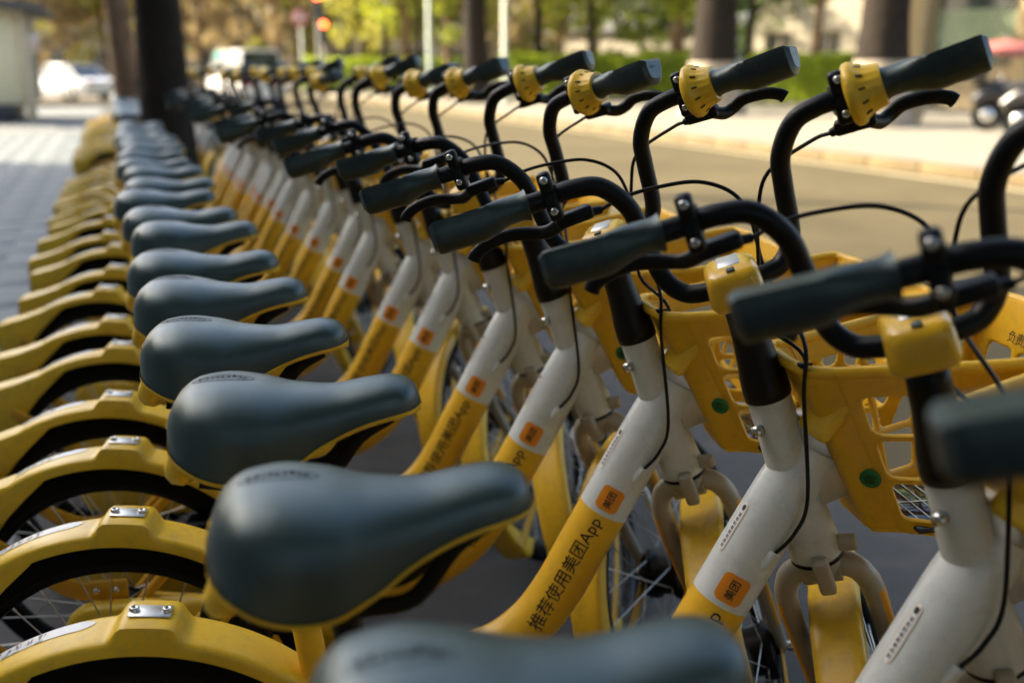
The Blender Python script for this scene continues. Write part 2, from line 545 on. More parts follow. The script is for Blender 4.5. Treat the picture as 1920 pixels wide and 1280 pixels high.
# thin trees farther along
thin = [(722, 55, 'slim grey trunk farthest left of the thin trees beyond the bikes', LEAFY, .17), (762, 60, 'pair-like slim trunk just left of the grey green lamp post', LEAFY, .2), (787, 52, 'slim bent trunk between the grey green lamp post and the thin trees', LEAF, .14),
        (840, 50, 'slim trunk between the grey green post and the dark flaring trunk', LEAF, .13), (1012, 52, 'slim brown trunk right of the pale lamp post', LEAFY, .2), (1052, 58, 'slim trunk in front of the pale far building, below green leaves', LEAF, .18),
        (1108, 47, 'slim dark trunk at the left end of the long hedge', LEAF, .16), (1272, 50, 'slim trunk just left of the thick limewashed trunk', LEAF, .2), (1402, 46, 'slim pale trunk just right of the thick limewashed trunk', LEAFD, .18),
        (1530, 40, 'dark slim trunk before the pale far building, right of the short hedge', LEAF, .16), (660, 62, 'slim trunk beside the red traffic light', LEAFY, .16), (520, 66, 'slim trunk left of the round red sign', LEAFB, .17), (452, 70, 'slim trunk above the white van roof', LEAFB, .18)]
for i, (px, d, lab, lm, r0) in enumerate(thin):
    tree('slim_tree', lab, P(px, d, 0), 8.0, r0, 2.6, (3.0 if px > 1000 else 2.2, 7.0), lm, 2600, .15, 100 + i, 'slim trees in the park strip', BARKL if i % 2 else BARK,
         (random.uniform(-.03, .03), 0), limbs=6, split=.33)
# bushy background trees, low crowns
bush = [(60, 75, LEAFB), (130, 82, LEAFB), (200, 78, LEAFY), (300, 88, LEAFB), (380, 80, LEAFB), (440, 92, LEAFB), (500, 82, LEAFB), (560, 76, LEAFY), (620, 84, LEAFY), (690, 78, LEAFY), (760, 84, LEAFY), (840, 75, LEAFY),
        (910, 80, LEAFB), (980, 74, LEAFY), (1050, 70, LEAFB), (1120, 68, LEAF), (1200, 72, LEAF), (1260, 66, LEAFD), (-20, 80, LEAFY), (1440, 60, LEAFD)]
labs = ['tan twiggy tree rising behind the kiosk roof and shop awning', 'tan twiggy tree directly behind the white car', 'yellow green tree showing between the white car and the leaning trunk', 'tan twiggy tree mostly hidden by the dark straight trunk',
        'tan twiggy tree just right of the dark trunk, above the green signal', 'tan twiggy tree farther back behind the white van', 'tan twiggy tree between the white van and the round red sign', 'yellow green tree right behind the round red sign',
        'yellow green tree right behind the red traffic light', 'yellow green tree between the red traffic light and the grey green lamp post', 'yellow green tree just left of the grey green lamp post', 'yellow green tree between the grey green post and the dark flaring trunk',
        'tan twiggy tree seen behind the dark flaring trunk', 'yellow green tree just right of the pale lamp post', 'tan twiggy tree above the left half of the long hedge', 'fresh green tree above the middle of the long hedge',
        'fresh green tree above the right half of the long hedge', 'deep green tree just left of the thick limewashed trunk', 'yellow green tree at the left edge behind the kiosk', 'deep green tree between the thick limewashed trunk and the pale building']
for i, (px, d, lm) in enumerate(bush):
    lab = labs[i]
    g = {'dry_tan_leaf': 'tan twiggy background trees', 'yellow_green_leaf': 'yellow green background trees', 'spring_leaf': 'fresh green background trees', 'deep_green_leaf': 'deep green background trees'}[lm.name]
    tree('background_tree', lab, P(px, d, 0), 8.5, .16, 3.6, (1.2, 8.5), lm, 3200, .21, 200 + i, g, BARKL, (random.uniform(-.03, .03), 0), limbs=8, split=.18)


# hedges on a raised bed
def hedge(label, a, b, depth, h, z0, seed):
    a = Vector(a); b = Vector(b); d = b - a; L = d.length
    root = obj('hedge', None, None, basis((a.x, a.y, 0), tuple(d.normalized()), tuple(Vector((-d.y, d.x, 0)).normalized()), (0, 0, 1)), label=label, category='hedge', group='clipped hedges across the road')
    mb = MB(); rbox(mb, (L, depth, z0), T(L / 2, depth / 2, z0 / 2), .02, 1)
    single('bed_wall', mb, PAVL, root)

    def cf(r):
        q = r.uniform(0, 1, 3); k = r.randint(3)
        x, y, z = q[0] * L, q[1] * depth, z0 + q[2] * h
        if k == 0: z = z0 + h + r.normal() * .05
        elif k == 1: y = (0 if r.rand() < .7 else depth) + r.normal() * .05
        return np.array([x, y, z + .06 * math.sin(x * 2.1) * (z > z0 + h * .6)])
    v, f = leaf_cloud(9000, .075, cf, seed)
    m2 = MB(); m2.add(v, f, 0, False)
    rbox(m2, (L - .2, depth - .25, h - .15), T(L / 2, depth / 2, z0 + h / 2 - .08), .05, 1, 0)
    single('foliage', m2, HEDGE, root)


hedge('long clipped green hedge between the slim trunks and the thick limewashed trunk', P(930, 50), P(1290, 46), 1.5, 1.50, .18, 5)
hedge('short clipped green hedge right of the thick limewashed trunk', P(1400, 41), P(1582, 38.5), 1.4, 1.42, .16, 6)
hedge('low far hedge behind the middle handlebars, left of the dark flaring trunk', P(560, 62), P(862, 58), 1.5, 1.45, .18, 7)

# ------------------------------------------------------------------ buildings
FAC = mat('tan_render', (0.36, 0.28, 0.16), 0.85, vary=0.12, vscale=0.6, dirt=0.25)
FACW = mat('pale_render', (0.48, 0.43, 0.32), 0.85, vary=0.1, vscale=0.6, dirt=0.25)
GLS = mat('window_glass', (0.06, 0.07, 0.07), 0.08, spec=0.8)
GLG = mat('green_lattice', (0.34, 0.42, 0.27), 0.5, vary=0.1)
GDK = mat('dark_green_frame', (0.045, 0.06, 0.04), 0.6)
ROOF = mat('grey_roof', (0.10, 0.095, 0.09), 0.8, vary=0.15)


def building(label, a, ang, W, D, H, wm, wins, sill=True, extra=None, category='building'):
    root = obj('building', None, None, T(a.x, a.y, 0) @ RZ(ang), label=label, category=category)
    mb = MB()
    # front wall pierced by window openings: built from panels round the openings
    xs = sorted({0, W} | {q for ww in wins for q in (ww[0], ww[0] + ww[2])})
    for i in range(len(xs) - 1):
        x0, x1 = xs[i], xs[i + 1]
        segs = sorted([(ww[1], ww[1] + ww[3]) for ww in wins if ww[0] <= x0 + 1e-6 and ww[0] + ww[2] >= x1 - 1e-6])
        z = 0
        for (z0, z1) in segs + [(H, H)]:
            if z0 - z > .01: rbox(mb, (x1 - x0, .3, z0 - z), T((x0 + x1) / 2, .15, (z + z0) / 2), 0)
            z = z1
    rbox(mb, (W, D - .3, H), T(W / 2, .32 + (D - .3) / 2, H / 2), 0)
    single('wall', mb, wm, root)
    mb = MB(); rbox(mb, (W + .5, D + .5, .3), T(W / 2, D / 2, H + .15), .03, 1); single('roof', mb, ROOF, root)
    for (x, z, ww, hh, kind) in [q + ('glass',) if len(q) == 4 else q for q in wins]:
        mb = MB()
        for (cx, cz, sx, sz) in ((x + ww / 2, z + .04, ww, .08), (x + ww / 2, z + hh - .04, ww, .08), (x + .04, z + hh / 2, .08, hh - .16), (x + ww - .04, z + hh / 2, .08, hh - .16), (x + ww / 2, z + hh / 2, .06, hh - .16)):
            rbox(mb, (sx, .10, sz), T(cx, .2, cz), 0)
        f = single('window', mb, GDK if kind == 'lattice' else FACW, root)
        mb = MB(); rbox(mb, (ww - .04, .03, hh - .04), T(x + ww / 2, .26, z + hh / 2), 0); single('pane', mb, GLS, f)
        if kind == 'lattice':
            mb = MB()
            nx = int(ww / .16)
            for i in range(nx + 1):
                for sgn in (-1, 1):
                    M = T(x + ww * (i + .5) / (nx + 1), .06 + .012 * sgn, z + hh * .31) @ RY(28 * sgn)
                    rbox(mb, (.06, .02, hh * .58), M, 0)
            single('lattice_grille', mb, GLG, f, kind='stuff')
        else:
            mb = MB(); rbox(mb, (ww + .1, .2, .06), T(x + ww / 2, -.05, z - .033), 0); single('sill', mb, FACW, f)
    if extra: extra(root)
    return root


def pil(root):
    for x in (.02, 3.45, 6.6, 9.6):
        mb = MB(); rbox(mb, (.7, .35, 6.4), T(x, -.18, 3.2), .02, 1); rbox(mb, (.95, .5, .35), T(x, -.26, .175), .02, 1)
        single('pilaster', mb, FAC, root)


a = P(1715, 39); 
building('tan building with a pale green lattice window at the upper right', a, -66, 12, 8, 7, FAC, [(0.55, 1.3, 2.35, 2.9, 'lattice'), (4.3, .9, 1.9, 2.4), (7.2, .9, 1.8, 2.4)], extra=pil)
a = P(1400, 58)
building('pale sunlit building behind the short hedge and slim trunks', a, -62, 9.5, 8, 7, FACW, [(.8, 1.0, 1.4, 1.8), (3.1, 1.0, 1.4, 1.8), (5.4, 1.0, 1.4, 1.8), (7.6, .2, 1.2, 2.5)])
a = P(985, 88)
building('low pale building glimpsed between slim trunks behind the long hedge', a, -58, 14, 8, 3.4, FACW, [(1.0, .8, 1.6, 1.6), (3.8, .8, 1.6, 1.6), (6.6, .8, 1.6, 1.6), (9.4, .8, 1.6, 1.6), (12, .1, 1.3, 2.4)])
a = P(520, 104)
building('far tan building behind the twiggy trees beyond the traffic lights', a, -12, 22, 8, 9, FAC, [(1.5 + 3.2 * i, 1, 1.6, 1.8) for i in range(6)] + [(1.5 + 3.2 * i, 4.4, 1.6, 1.8) for i in range(6)])
a = P(-260, 108)
building('far brown building closing the street at the left', a, -2, 32, 8, 9, FAC, [(1.5 + 3.4 * i, 1, 1.8, 1.8) for i in range(9)] + [(1.5 + 3.4 * i, 4.4, 1.8, 1.8) for i in range(9)])

# the tall block along the inner side of the pavement: it shades the bikes
FACG = mat('grey_render', (0.34, 0.33, 0.31), 0.85, vary=0.1, vscale=0.5)
SHX, SHH = -7.2, 8.9
wn = []
for fl in range(3):
    for i in range(11):
        wn.append((1.0 + i * 3.2, .9 + fl * 2.8, 1.7, 1.6))
root = building('tall grey block along the inner edge of the pavement', Vector((SHX, -18, 0)), 90, 36.8, 12, SHH - .3, FACG, wn)

# kiosk at the left edge
KIO = mat('kiosk_panel', (0.70, 0.65, 0.45), 0.6, vary=0.08, dirt=0.2)
KDK = mat('kiosk_base', (0.03, 0.03, 0.035), 0.6)
k0 = P(46, 28.6, 0)
root = obj('kiosk', None, None, T(k0.x, k0.y, 0), label='beige roadside kiosk with a dark base and overhanging grey roof at the left edge', category='kiosk')
mb = MB(); rbox(mb, (2.6, 3.0, 2.15), T(-1.3, 1.5, .40 + 1.075), .02, 1); single('wall', mb, KIO, root)
mb = MB(); rbox(mb, (2.3, 3.04, .40), T(-1.46, 1.48, .20), .01, 1); single('base', mb, KDK, root)
mb = MB(); rbox(mb, (3.6, 4.0, .22), T(-1.2, 1.5, 2.78) @ RY(9), .03, 1); single('roof', mb, ROOF, root)
mb = MB(); rbox(mb, (.22, .12, 2.5), T(0.05, -.02, 1.25), .01, 1); single('corner_post', mb, FACW, root)
mb = MB(); rbox(mb, (1.2, .06, .9), T(-1.4, -.02, 1.6), .01, 1); w_ = single('window', mb, GLS, root)
mb = MB(); rbox(mb, (1.3, .3, .04), T(-1.4, -.12, 1.12), .01, 1); single('counter', mb, ALU, w_)

# low shop front behind the kiosk
AWN = mat('awning_cloth', (0.36, 0.28, 0.22), 0.8, vary=0.1)
s0 = P(62, 43, 0)
root = obj('shop_front', None, None, T(s0.x, s0.y, 0), label='low shop with a drab awning and a dark doorway behind the kiosk', category='shop')
mb = MB(); rbox(mb, (.25, 5, 3), T(-2.4, 2.5, 1.5), 0); rbox(mb, (2.4, .25, 3), T(-1.3, 5, 1.5), 0); rbox(mb, (2.2, 5, .2), T(-1.2, 2.5, 3.1), 0); rbox(mb, (.22, .22, 3), T(-.3, .1, 1.5), 0)
single('wall', mb, FACG, root)
mb = MB(); rbox(mb, (2.7, 1.5, .06), T(-1.0, -.6, 2.15) @ RX(16), .01, 1); rbox(mb, (2.7, .03, .26), T(-1.0, -1.33, 1.82), 0); single('awning', mb, AWN, root)
mb = MB(); rbox(mb, (.9, .08, 1.3), T(-.75, .1, .65), .02, 1); single('door', mb, KDK, root)

# ------------------------------------------------------------------ street furniture
PALE = mat('pale_post_paint', (0.55, 0.56, 0.47), 0.5, vary=0.06)
PGRN = mat('grey_green_post_paint', (0.36, 0.42, 0.34), 0.5, vary=0.06)
DARKM = mat('signal_housing', (0.03, 0.032, 0.03), 0.5)
RED_L = emit_mat('red_lamp', (1.0, 0.07, 0.015), 9.0)
GRN_L = emit_mat('green_lamp', (0.0, 0.85, 0.45), 3.0)
for px, d, mt, lab in ((946, 43, PALE, 'pale lamp post rising from the hedge right of the dark flaring trunk'), (806, 46, PGRN, 'grey green lamp post left of the dark flaring trunk')):
    q = P(px, d, 0)
    root = obj('lamp_post', None, None, T(q.x, q.y, 0), label=lab, category='lamp post', group='lamp posts across the road')
    mb = MB(); lathe(mb, [(.16, 0), (.16, .5), (.10, .6), (.075, 7.5), (.0, 7.5)], 14); single('post', mb, mt, root)
    mb = MB(); tube(mb, catmull([(0, 0, 7.4), (-.4, 0, 7.8), (-1.3, 0, 7.9)], 4), .04, 8); single('arm', mb, mt, root)
    mb = MB(); rbox(mb, (.6, .25, .12), T(-1.5, 0, 7.88), .04, 2); single('lamp_head', mb, DARKM, root)


def signal(label, px, d, lit, lampm, z, n=3):
    q = P(px, d, 0)
    root = obj('traffic_light', None, None, T(q.x, q.y, 0) @ RZ(-8), label=label, category='traffic light')
    mb = MB(); lathe(mb, [(.12, 0), (.12, .3), (.07, .36), (.06, z + 1.0), (0, z + 1.0)], 12); single('post', mb, DARKM, root)
    mb = MB(); rbox(mb, (.34, .2, .36 * n), T(0, -.16, z), .03, 2); single('housing', mb, DARKM, root)
    for i in range(n):
        zz = z + (n - 1) * .18 - i * .36
        mb = MB(); lathe(mb, [(.125, 0), (.12, .02), (.06, .03), (0, .032)], 20, 0, T(0, -.265, zz) @ RX(90))
        single('lens', mb, lampm if i == lit else GLS, root, label='lit lens' if i == lit else None)
        mb = MB(); tube(mb, [(-.15, -.27, zz + .0), (-.11, -.33, zz + .12), (0, -.36, zz + .16), (.11, -.33, zz + .12), (.15, -.27, zz)], .012, 6); single('visor', mb, DARKM, root)
    return root


d = 58
signal('traffic light with one red lens lit, upper centre above the handlebars', 610, d, 0, RED_L, 1.222 + (HOR - 50) * d / FPE - .36)
d = 50
signal('second red traffic light at the top edge of the picture', 600, d, 0, RED_L, 1.222 + (HOR - 1) * d / FPE - .36)
signal('pedestrian signal glowing green beside the dark trunk', 345, 50, 1, GRN_L, 1.222 + (HOR - 93) * 50 / FPE + .18, 2)
q = P(568, 46, 0)
SGN = mat('faded_red_sign', (0.52, 0.20, 0.16), 0.5, vary=0.1)
root = obj('road_sign', None, None, T(q.x, q.y, 0) @ RZ(-9), label='round faded red road sign on a pale pole left of the red traffic light', category='road sign')
mb = MB(); lathe(mb, [(.04, 0), (.035, 3.3), (0, 3.3)], 10); single('pole', mb, PALE, root)
mb = MB(); lathe(mb, [(0, -.01), (.30, -.01), (.31, 0), (.30, .012), (0, .012)], 28, 0, T(0, -.05, 3.0) @ RX(90)); pl_ = single('plate', mb, SGN, root)
mb = MB(); rbox(mb, (.40, .008, .09), T(0, -.068, 3.0), .002, 1); single('bar', mb, STK, pl_)

POT = mat('pale_concrete_pot', (0.50, 0.42, 0.30), 0.8, vary=0.1, dirt=0.2)
q = P(1712, 27.6, 0)
root = obj('planter', None, None, T(q.x, q.y, 0), label='pale concrete planter pot right of the thick trunk across the road', category='planter')
mb = MB(); lathe(mb, [(0, 0), (.26, 0), (.30, .05), (.40, .48), (.43, .5), (.43, .56), (.37, .56), (.36, .48), (0, .47)], 24); single('pot', mb, POT, root)
v, f = leaf_cloud(1400, .07, lambda r: np.array([r.normal() * .22, r.normal() * .22, .5 + abs(r.normal()) * .28]), 77)
mb = MB(); mb.add(v, f, 0, False); single('foliage', mb, LEAFD, root)

# ------------------------------------------------------------------ vehicles
CARW = mat('white_car_paint', (0.78, 0.78, 0.76), 0.2, coat=0.5)
CARG = mat('car_glass', (0.02, 0.025, 0.03), 0.05, spec=0.9)
TAIL = mat('tail_lamp', (0.35, 0.02, 0.01), 0.2)


def wheel_pair(root, xs, y, r, wd):
    for x in xs:
        for s in (-1, 1):
            M = T(x, s * y, r) @ RX(90)
            mb = MB(); lathe(mb, [(r * .62, -wd / 2), (r * .95, -wd / 2), (r, -wd / 3), (r, wd / 3), (r * .95, wd / 2), (r * .62, wd / 2)], 22, 0, M, True)
            wh = obj('wheel', mb.mesh('wheel', RUB), root)
            mb = MB(); lathe(mb, [(0, -wd * .42), (r * .2, -wd * .45), (r * .64, -wd * .35), (r * .64, wd * .35), (r * .2, wd * .45), (0, wd * .42)], 14, 0, M); single('rim', mb, ALU, wh)


def car(label, loc, ang, prof, cabin, halfw, paint, category='car', name='parked_car', wx=(.8, 3.4)):
    root = obj(name, None, None, T(*loc) @ RZ(ang), label=label, category=category)
    # lower body: profile (x, zlow, ztop) sections
    mb = MB(); vs = []; fs = []; n = 10
    for (x, zl, zt, k) in prof:
        w_ = halfw * k
        sec = [(-w_ * .92, zl), (-w_, zl + .15), (-w_, zt - .18), (-w_ * .93, zt - .03), (-w_ * .6, zt), (w_ * .6, zt), (w_ * .93, zt - .03), (w_, zt - .18), (w_, zl + .15), (w_ * .92, zl)]
        vs += [(x, y, z) for y, z in sec]
    for i in range(len(prof) - 1):
        for j in range(n):
            k = (j + 1) % n; fs.append((i * n + j, i * n + k, (i + 1) * n + k, (i + 1) * n + j))
    fs += [tuple(range(n)), tuple(range((len(prof) - 1) * n, len(prof) * n))]
    mb.add(vs, fs, 0); single('body', mb, paint, root, sharp=35)
    # glasshouse and roof
    mb = MB(); vs = []; fs = []
    (x0, x1, x2, x3, z0, z1) = cabin
    for (xa, xb, z, k) in ((x0, x3, z0, .90), (x1, x2, z1, .74)):
        vs += [(xa, -halfw * k, z), (xb, -halfw * k, z), (xb, halfw * k, z), (xa, halfw * k, z)]
    fs = [(0, 1, 5, 4), (1, 2, 6, 5), (2, 3, 7, 6), (3, 0, 4, 7)]
    mb.add(vs, fs, 0, False); single('window', mb, CARG, root, label='dark glass all round')
    mb = MB(); rbox(mb, (x2 - x1 + .1, halfw * 1.54, .07), T((x1 + x2) / 2, 0, z1 + .03), .03, 2)
    for s in (-1, 1):
        for (xa, xb) in ((x0, x1), ((x0 + x3) / 2, (x1 + x2) / 2), (x3, x2)):
            tube(mb, [(xa, s * halfw * .905, z0), (xb, s * halfw * .745, z1)], .035, 6)
    single('roof', mb, paint, root)
    wheel_pair(root, wx, halfw - .1, .32, .2)
    L = prof[-1][0]
    for s in (-1, 1):
        mb = MB(); rbox(mb, (.06, .3, .13), T(prof[0][0] + .01, s * halfw * .6, .72), .02, 1); single('headlight', mb, REFL, root)
        mb = MB(); rbox(mb, (.06, .3, .13), T(L - .01, s * halfw * .6, .76), .02, 1); single('tail_light', mb, TAIL, root)
    return root


sedan = [(0, .32, .62, .78), (.15, .22, .74, .93), (.9, .2, .88, 1), (1.4, .2, .92, 1), (3.3, .2, .95, 1), (4.1, .24, .93, .96), (4.35, .32, .8, .84)]
q = P(118, 52, 0)
car('white car crossing the street in full sun at the left', (q.x - 1.2, q.y + 2.2, -.116), -52, sedan, (1.1, 1.75, 3.1, 3.9, .90, 1.42), .88, CARW)
vanp = [(0, .3, .9, .85), (.1, .25, 1.0, .95), (.6, .25, 1.12, 1), (4.4, .25, 1.12, 1), (4.6, .3, 1.1, .96)]
q = P(434, 47, 0)
car('white van roof and windows seen beyond the far handlebars', (q.x, q.y + 2, -.12), -80, vanp, (.5, 1.1, 4.5, 4.6, 1.1, 1.92), .88, CARW, 'van', 'parked_van', (.9, 3.7))

# scooters on the far pavement, right edge
SCB = mat('scooter_black', (0.015, 0.015, 0.018), 0.3, coat=0.3)
SCW = mat('scooter_silver', (0.62, 0.62, 0.6), 0.22, metal=0.8)
SCR = mat('red_cloth', (0.42, 0.13, 0.11), 0.8, vary=0.1)


def scooter(label, px, d, ang, cover):
    q = P(px, d, 0)
    root = obj('motor_scooter', None, None, T(q.x, q.y, 0) @ RZ(ang) @ Matrix.Scale(1.12, 4), label=label, category='scooter', group='scooters parked across the road')
    for x in (0, 1.25):
        mb = MB(); lathe(mb, [(.16, -.05), (.24, -.05), (.27, 0), (.24, .05), (.16, .05)], 20, 0, T(x, 0, .27) @ RX(90), True)
        wh = single('wheel', mb, RUB, root)
        mb = MB(); lathe(mb, [(0, -.04), (.17, -.04), (.17, .04), (0, .04)], 12, 0, T(x, 0, .27) @ RX(90)); single('rim', mb, SCW, wh)
    mb = MB(); tube(mb, catmull([(-.25, 0, .5), (.0, 0, .66), (.35, 0, .62), (.5, 0, .34), (.85, 0, .30), (1.02, 0, .6), (1.0, 0, .95)], 4), [.12, .17, .17, .12, .12, .12, .09], 12, ry=[.14, .16, .17, .2, .2, .2, .14])
    single('body', mb, SCB, root)
    mb = MB(); tube(mb, catmull([(-.28, 0, .80), (.0, 0, .82), (.3, 0, .80), (.42, 0, .78)], 4), [.05, .07, .07, .04], 10, ry=[.1, .15, .14, .08]); single('seat', mb, SCB, root)
    mb = MB(); tube(mb, [(1.0, 0, .95), (.97, 0, 1.05)], .04, 8); tube(mb, catmull([(.85, -.33, 1.08), (.97, -.12, 1.06), (.97, .12, 1.06), (.85, .33, 1.08)], 4), .016, 8); single('handlebar', mb, SCW, root)
    mb = MB(); tube(mb, [(1.25, 0, .27), (1.08, 0, .75)], .05, 8); single('fork', mb, SCW, root)
    mb = MB(); lathe(mb, [(0, .0), (.09, 0), (.10, .04), (.05, .09), (0, .1)], 16, 0, T(1.08, 0, .88) @ RY(80)); single('headlight', mb, REFL, root)
    for s in (-1, 1):
        mb = MB(); tube(mb, [(.95, s * .25, 1.07), (.93, s * .33, 1.28)], .006, 5); rbox(mb, (.02, .12, .07), T(.93, s * .35, 1.31), .01, 1); single('mirror', mb, SCW, root)
    if cover:
        mb = MB(); rbox(mb, (.42, .46, .36), T(-.30, 0, 1.06), .05, 2); single('box', mb, SCB, root)
    return root


scooter('black scooter with a top box parked at the right edge across the road', 1862, 24.5, -42, True)
scooter('dark scooter half cut by the right edge behind the grip', 1925, 22.0, -58, False)
# red parasol canopy over them
q = P(1880, 27.0, 0)
root = obj('parasol', None, None, T(q.x, q.y, 0), label='faded red parasol above the scooters at the right edge', category='parasol')
mb = MB(); lathe(mb, [(.02, 0), (.02, 1.87), (0, 1.88)], 8); single('pole', mb, SCW, root)
mb = MB(); lathe(mb, [(.85, 1.46), (.83, 1.56), (.45, 1.75), (0, 1.83), (0, 1.81), (.45, 1.72), (.82, 1.53)], 16, 0, None, True); single('canopy', mb, SCR, root)
mb = MB(); lathe(mb, [(0, 0), (.25, 0), (.25, .08), (.05, .12), (0, .12)], 14); single('base', mb, KERBG, root)

# ================================================================== the bicycle
RAKE = R(20.3)
CAP = Vector((0.512, 0, 1.045))
SM0 = T(*CAP) @ Matrix.Rotation(-RAKE, 4, 'Y')
def steerM(deg): return SM0 @ RZ(deg)

SPEC = []      # (name, mesh, space 'f'|'s', far_ok, children, label)
def part(name, me, space='f', far=True, children=(), label=None): SPEC.append((name, me, space, far, list(children), label))
def ch(name, me, far=True, label=None, kind=None): return (name, me, far, label, kind)

# ---- down tube
tube_pts = [(.625, 0, .834), (.5965, 0, .780), (.560, 0, .711), (.5245, 0, .643), (.4885, 0, .575), (.4525, 0, .506), (.412, 0, .450), (.360, 0, .410), (.295, 0, .388), (.20, 0, .368), (.10, 0, .345), (.04, 0, .335)]
dp = catmull(tube_pts, 4)
TR = .0385
SPLIT = 3.03 / 11.0     # along the path where white meets yellow
# a ring exactly at the paint edge
i0 = int(SPLIT * (len(dp) - 1))
dp2 = dp[:i0 + 1] + [dp[i0] + (dp[i0 + 1] - dp[i0]) * .5 - (dp[i0 + 1] - dp[i0]) * .02, dp[i0] + (dp[i0 + 1] - dp[i0]) * .5] + dp[i0 + 1:]
nn = len(dp2)
edge_t = (i0 + 1.5) / (nn - 1)
mb = MB()
tube(mb, dp2, [TR * .86, TR * .98, TR, TR, TR, TR, TR, TR, TR, TR * .97, TR * .92, TR * .9], 44, up=(0, 1, 0), matf=lambda t, a: 0 if t < edge_t else 1)
down_me = mb.mesh('down_tube', [WHT, YEL2])
from mathutils.bvhtree import BVHTree
TBVH = BVHTree.FromPolygons(mb.v, [f for f in mb.f if len(f) == 4])
edge_pt = dp2[i0 + 2]
axA = np.array((.5965, 0, .780)); axB = np.array((.4525, 0, .506))
axd = (axA - axB) / np.linalg.norm(axA - axB)         # pointing up the tube
camdir = np.array([-.39, -1.23, .64])                 # bike-space direction towards the viewer side of the row
e1 = camdir - axd * (camdir @ axd); e1 /= np.linalg.norm(e1)
e2 = np.cross(axd, e1)                                # with axd x e1: left of reading direction


def on_tube(s, t, lift=.0006, roll=0.0):
    """s along the tube from axB upwards, t across (arc length, +: towards upper side)"""
    a = t / TR + roll
    n = e1 * math.cos(a) + UPS * e2 * math.sin(a)
    c = axB + axd * s
    hit = TBVH.ray_cast(Vector(c + n * .2), Vector(-n), .2)
    if hit[0] is None: return tuple(c + n * (TR + lift))
    return tuple(np.array(hit[0]) + n * lift)


UPS = 1.0 if e2[2] > 0 else -1.0
# which way is 'up' of the letters: text runs up the tube, letter tops towards the upper-left side
def patch(s0, s1, t0, t1, lift, ns=6, nt_=6, rad=0.0, roll=0.0):
    """rounded rectangle laid on the tube"""
    vs = []; cx, cy = (s0 + s1) / 2, (t0 + t1) / 2; hx, hy = (s1 - s0) / 2, (t1 - t0) / 2
    ring = []
    r = min(rad, hx, hy)
    for (qx, qy, a0) in ((1, 1, 0), (-1, 1, 90), (-1, -1, 180), (1, -1, 270)):
        for k in range(6):
            a = R(a0 + 90 * k / 5)
            ring.append((cx + qx * (hx - r) + r * math.cos(a), cy + qy * (hy - r) + r * math.sin(a)))
    rg = []
    for i in range(len(ring)):
        p, q = ring[i], ring[(i + 1) % len(ring)]
        L_ = math.hypot(q[0] - p[0], q[1] - p[1]); m_ = max(1, int(L_ / .0035))
        for k in range(m_): rg.append((p[0] + (q[0] - p[0]) * k / m_, p[1] + (q[1] - p[1]) * k / m_))
    ring = rg
    out = []
    lv = (1.0, .75, .5, .25)
    for l in lv:
        for (x, y) in ring: out.append((cx + (x - cx) * l, cy + (y - cy) * l))
    out.append((cx, cy)); n = len(ring)
    fs = []
    for i in range(len(lv) - 1):
        for j in range(n):
            k = (j + 1) % n; fs.append((i * n + j, i * n + k, (i + 1) * n + k, (i + 1) * n + j))
    b = (len(lv) - 1) * n
    for j in range(n): fs.append((b + j, b + (j + 1) % n, len(out) - 1))
    return [on_tube(x, y, lift, roll) for x, y in out], fs


Ltube = np.linalg.norm(axA - axB)
sEdge = float((np.array(edge_pt) - axB) @ axd)
EM = .0262
vs, fs, W = text_mesh('推荐使用美团App', EM, lambda x, y: on_tube(sEdge - .008 - 7.60 * EM + x, y - .0112, .0008), bold=0.004)
mb = MB(); mb.add(vs, fs, 0, False); slogan_me = mb.mesh('slogan', INK)
mb = MB(); v, f = patch(sEdge + .008, sEdge + .046, -.0235, .0125, .0007, rad=.008); mb.add(v, f, 0); badge_me = mb.mesh('badge', ORG)
vs, fs, W = text_mesh('美团', .0135, lambda x, y: on_tube(sEdge + .0137 + x, y - .0105, .0014), bold=0.010)
mb = MB(); mb.add(vs, fs, 0, False); badget_me = mb.mesh('badge_lettering', INK)
# narrow notice label with illegible tiny print
RL = .95
mb = MB(); v, f = patch(sEdge + .058, sEdge + .128, -.0065, .0065, .0005, rad=.0065, roll=RL); mb.add(v, f, 1)
v, f = patch(sEdge + .059, sEdge + .127, -.0056, .0056, .0009, rad=.0056, roll=RL); mb.add(v, f, 0)
v, f = patch(sEdge + .1165, sEdge + .1245, -.003, .003, .0013, rad=.003, roll=RL); mb.add(v, f, 2)
rr = random.Random(3)
for i in range(8):
    s0 = sEdge + .064 + i * .0063
    for k in range(3):
        v, f = patch(s0 + k * .0016, s0 + k * .0016 + .0009, -.0028, .0028 - rr.random() * .0012, .0013, rad=0, roll=RL); mb.add(v, f, 2)
    for k in range(2):
        t = -.0024 + rr.random() * .0045
        v, f = patch(s0, s0 + .0046, t, t + .0007, .0014, rad=0, roll=RL); mb.add(v, f, 2)
notice_me = mb.mesh('notice_label', [STK, STKY, INK])
# cable entry boss
mb = MB()
bs = sEdge + .066; bt = -.026
p0 = np.array(on_tube(bs, bt, -.004)); p1 = np.array(on_tube(bs + .028, bt, .003))
tube(mb, [p0, p0 * .6 + p1 * .4 + np.array((0, -.002, 0)), p1], [.0045, .0075, .0068], 10)
boss_me = mb.mesh('cable_boss', WHT)
CABLE_IN = tuple(p1)
part('down_tube', down_me, children=[ch('slogan', slogan_me), ch('badge', badge_me), ch('badge_lettering', badget_me), ch('notice_label', notice_me, False), ch('cable_boss', boss_me, False)])


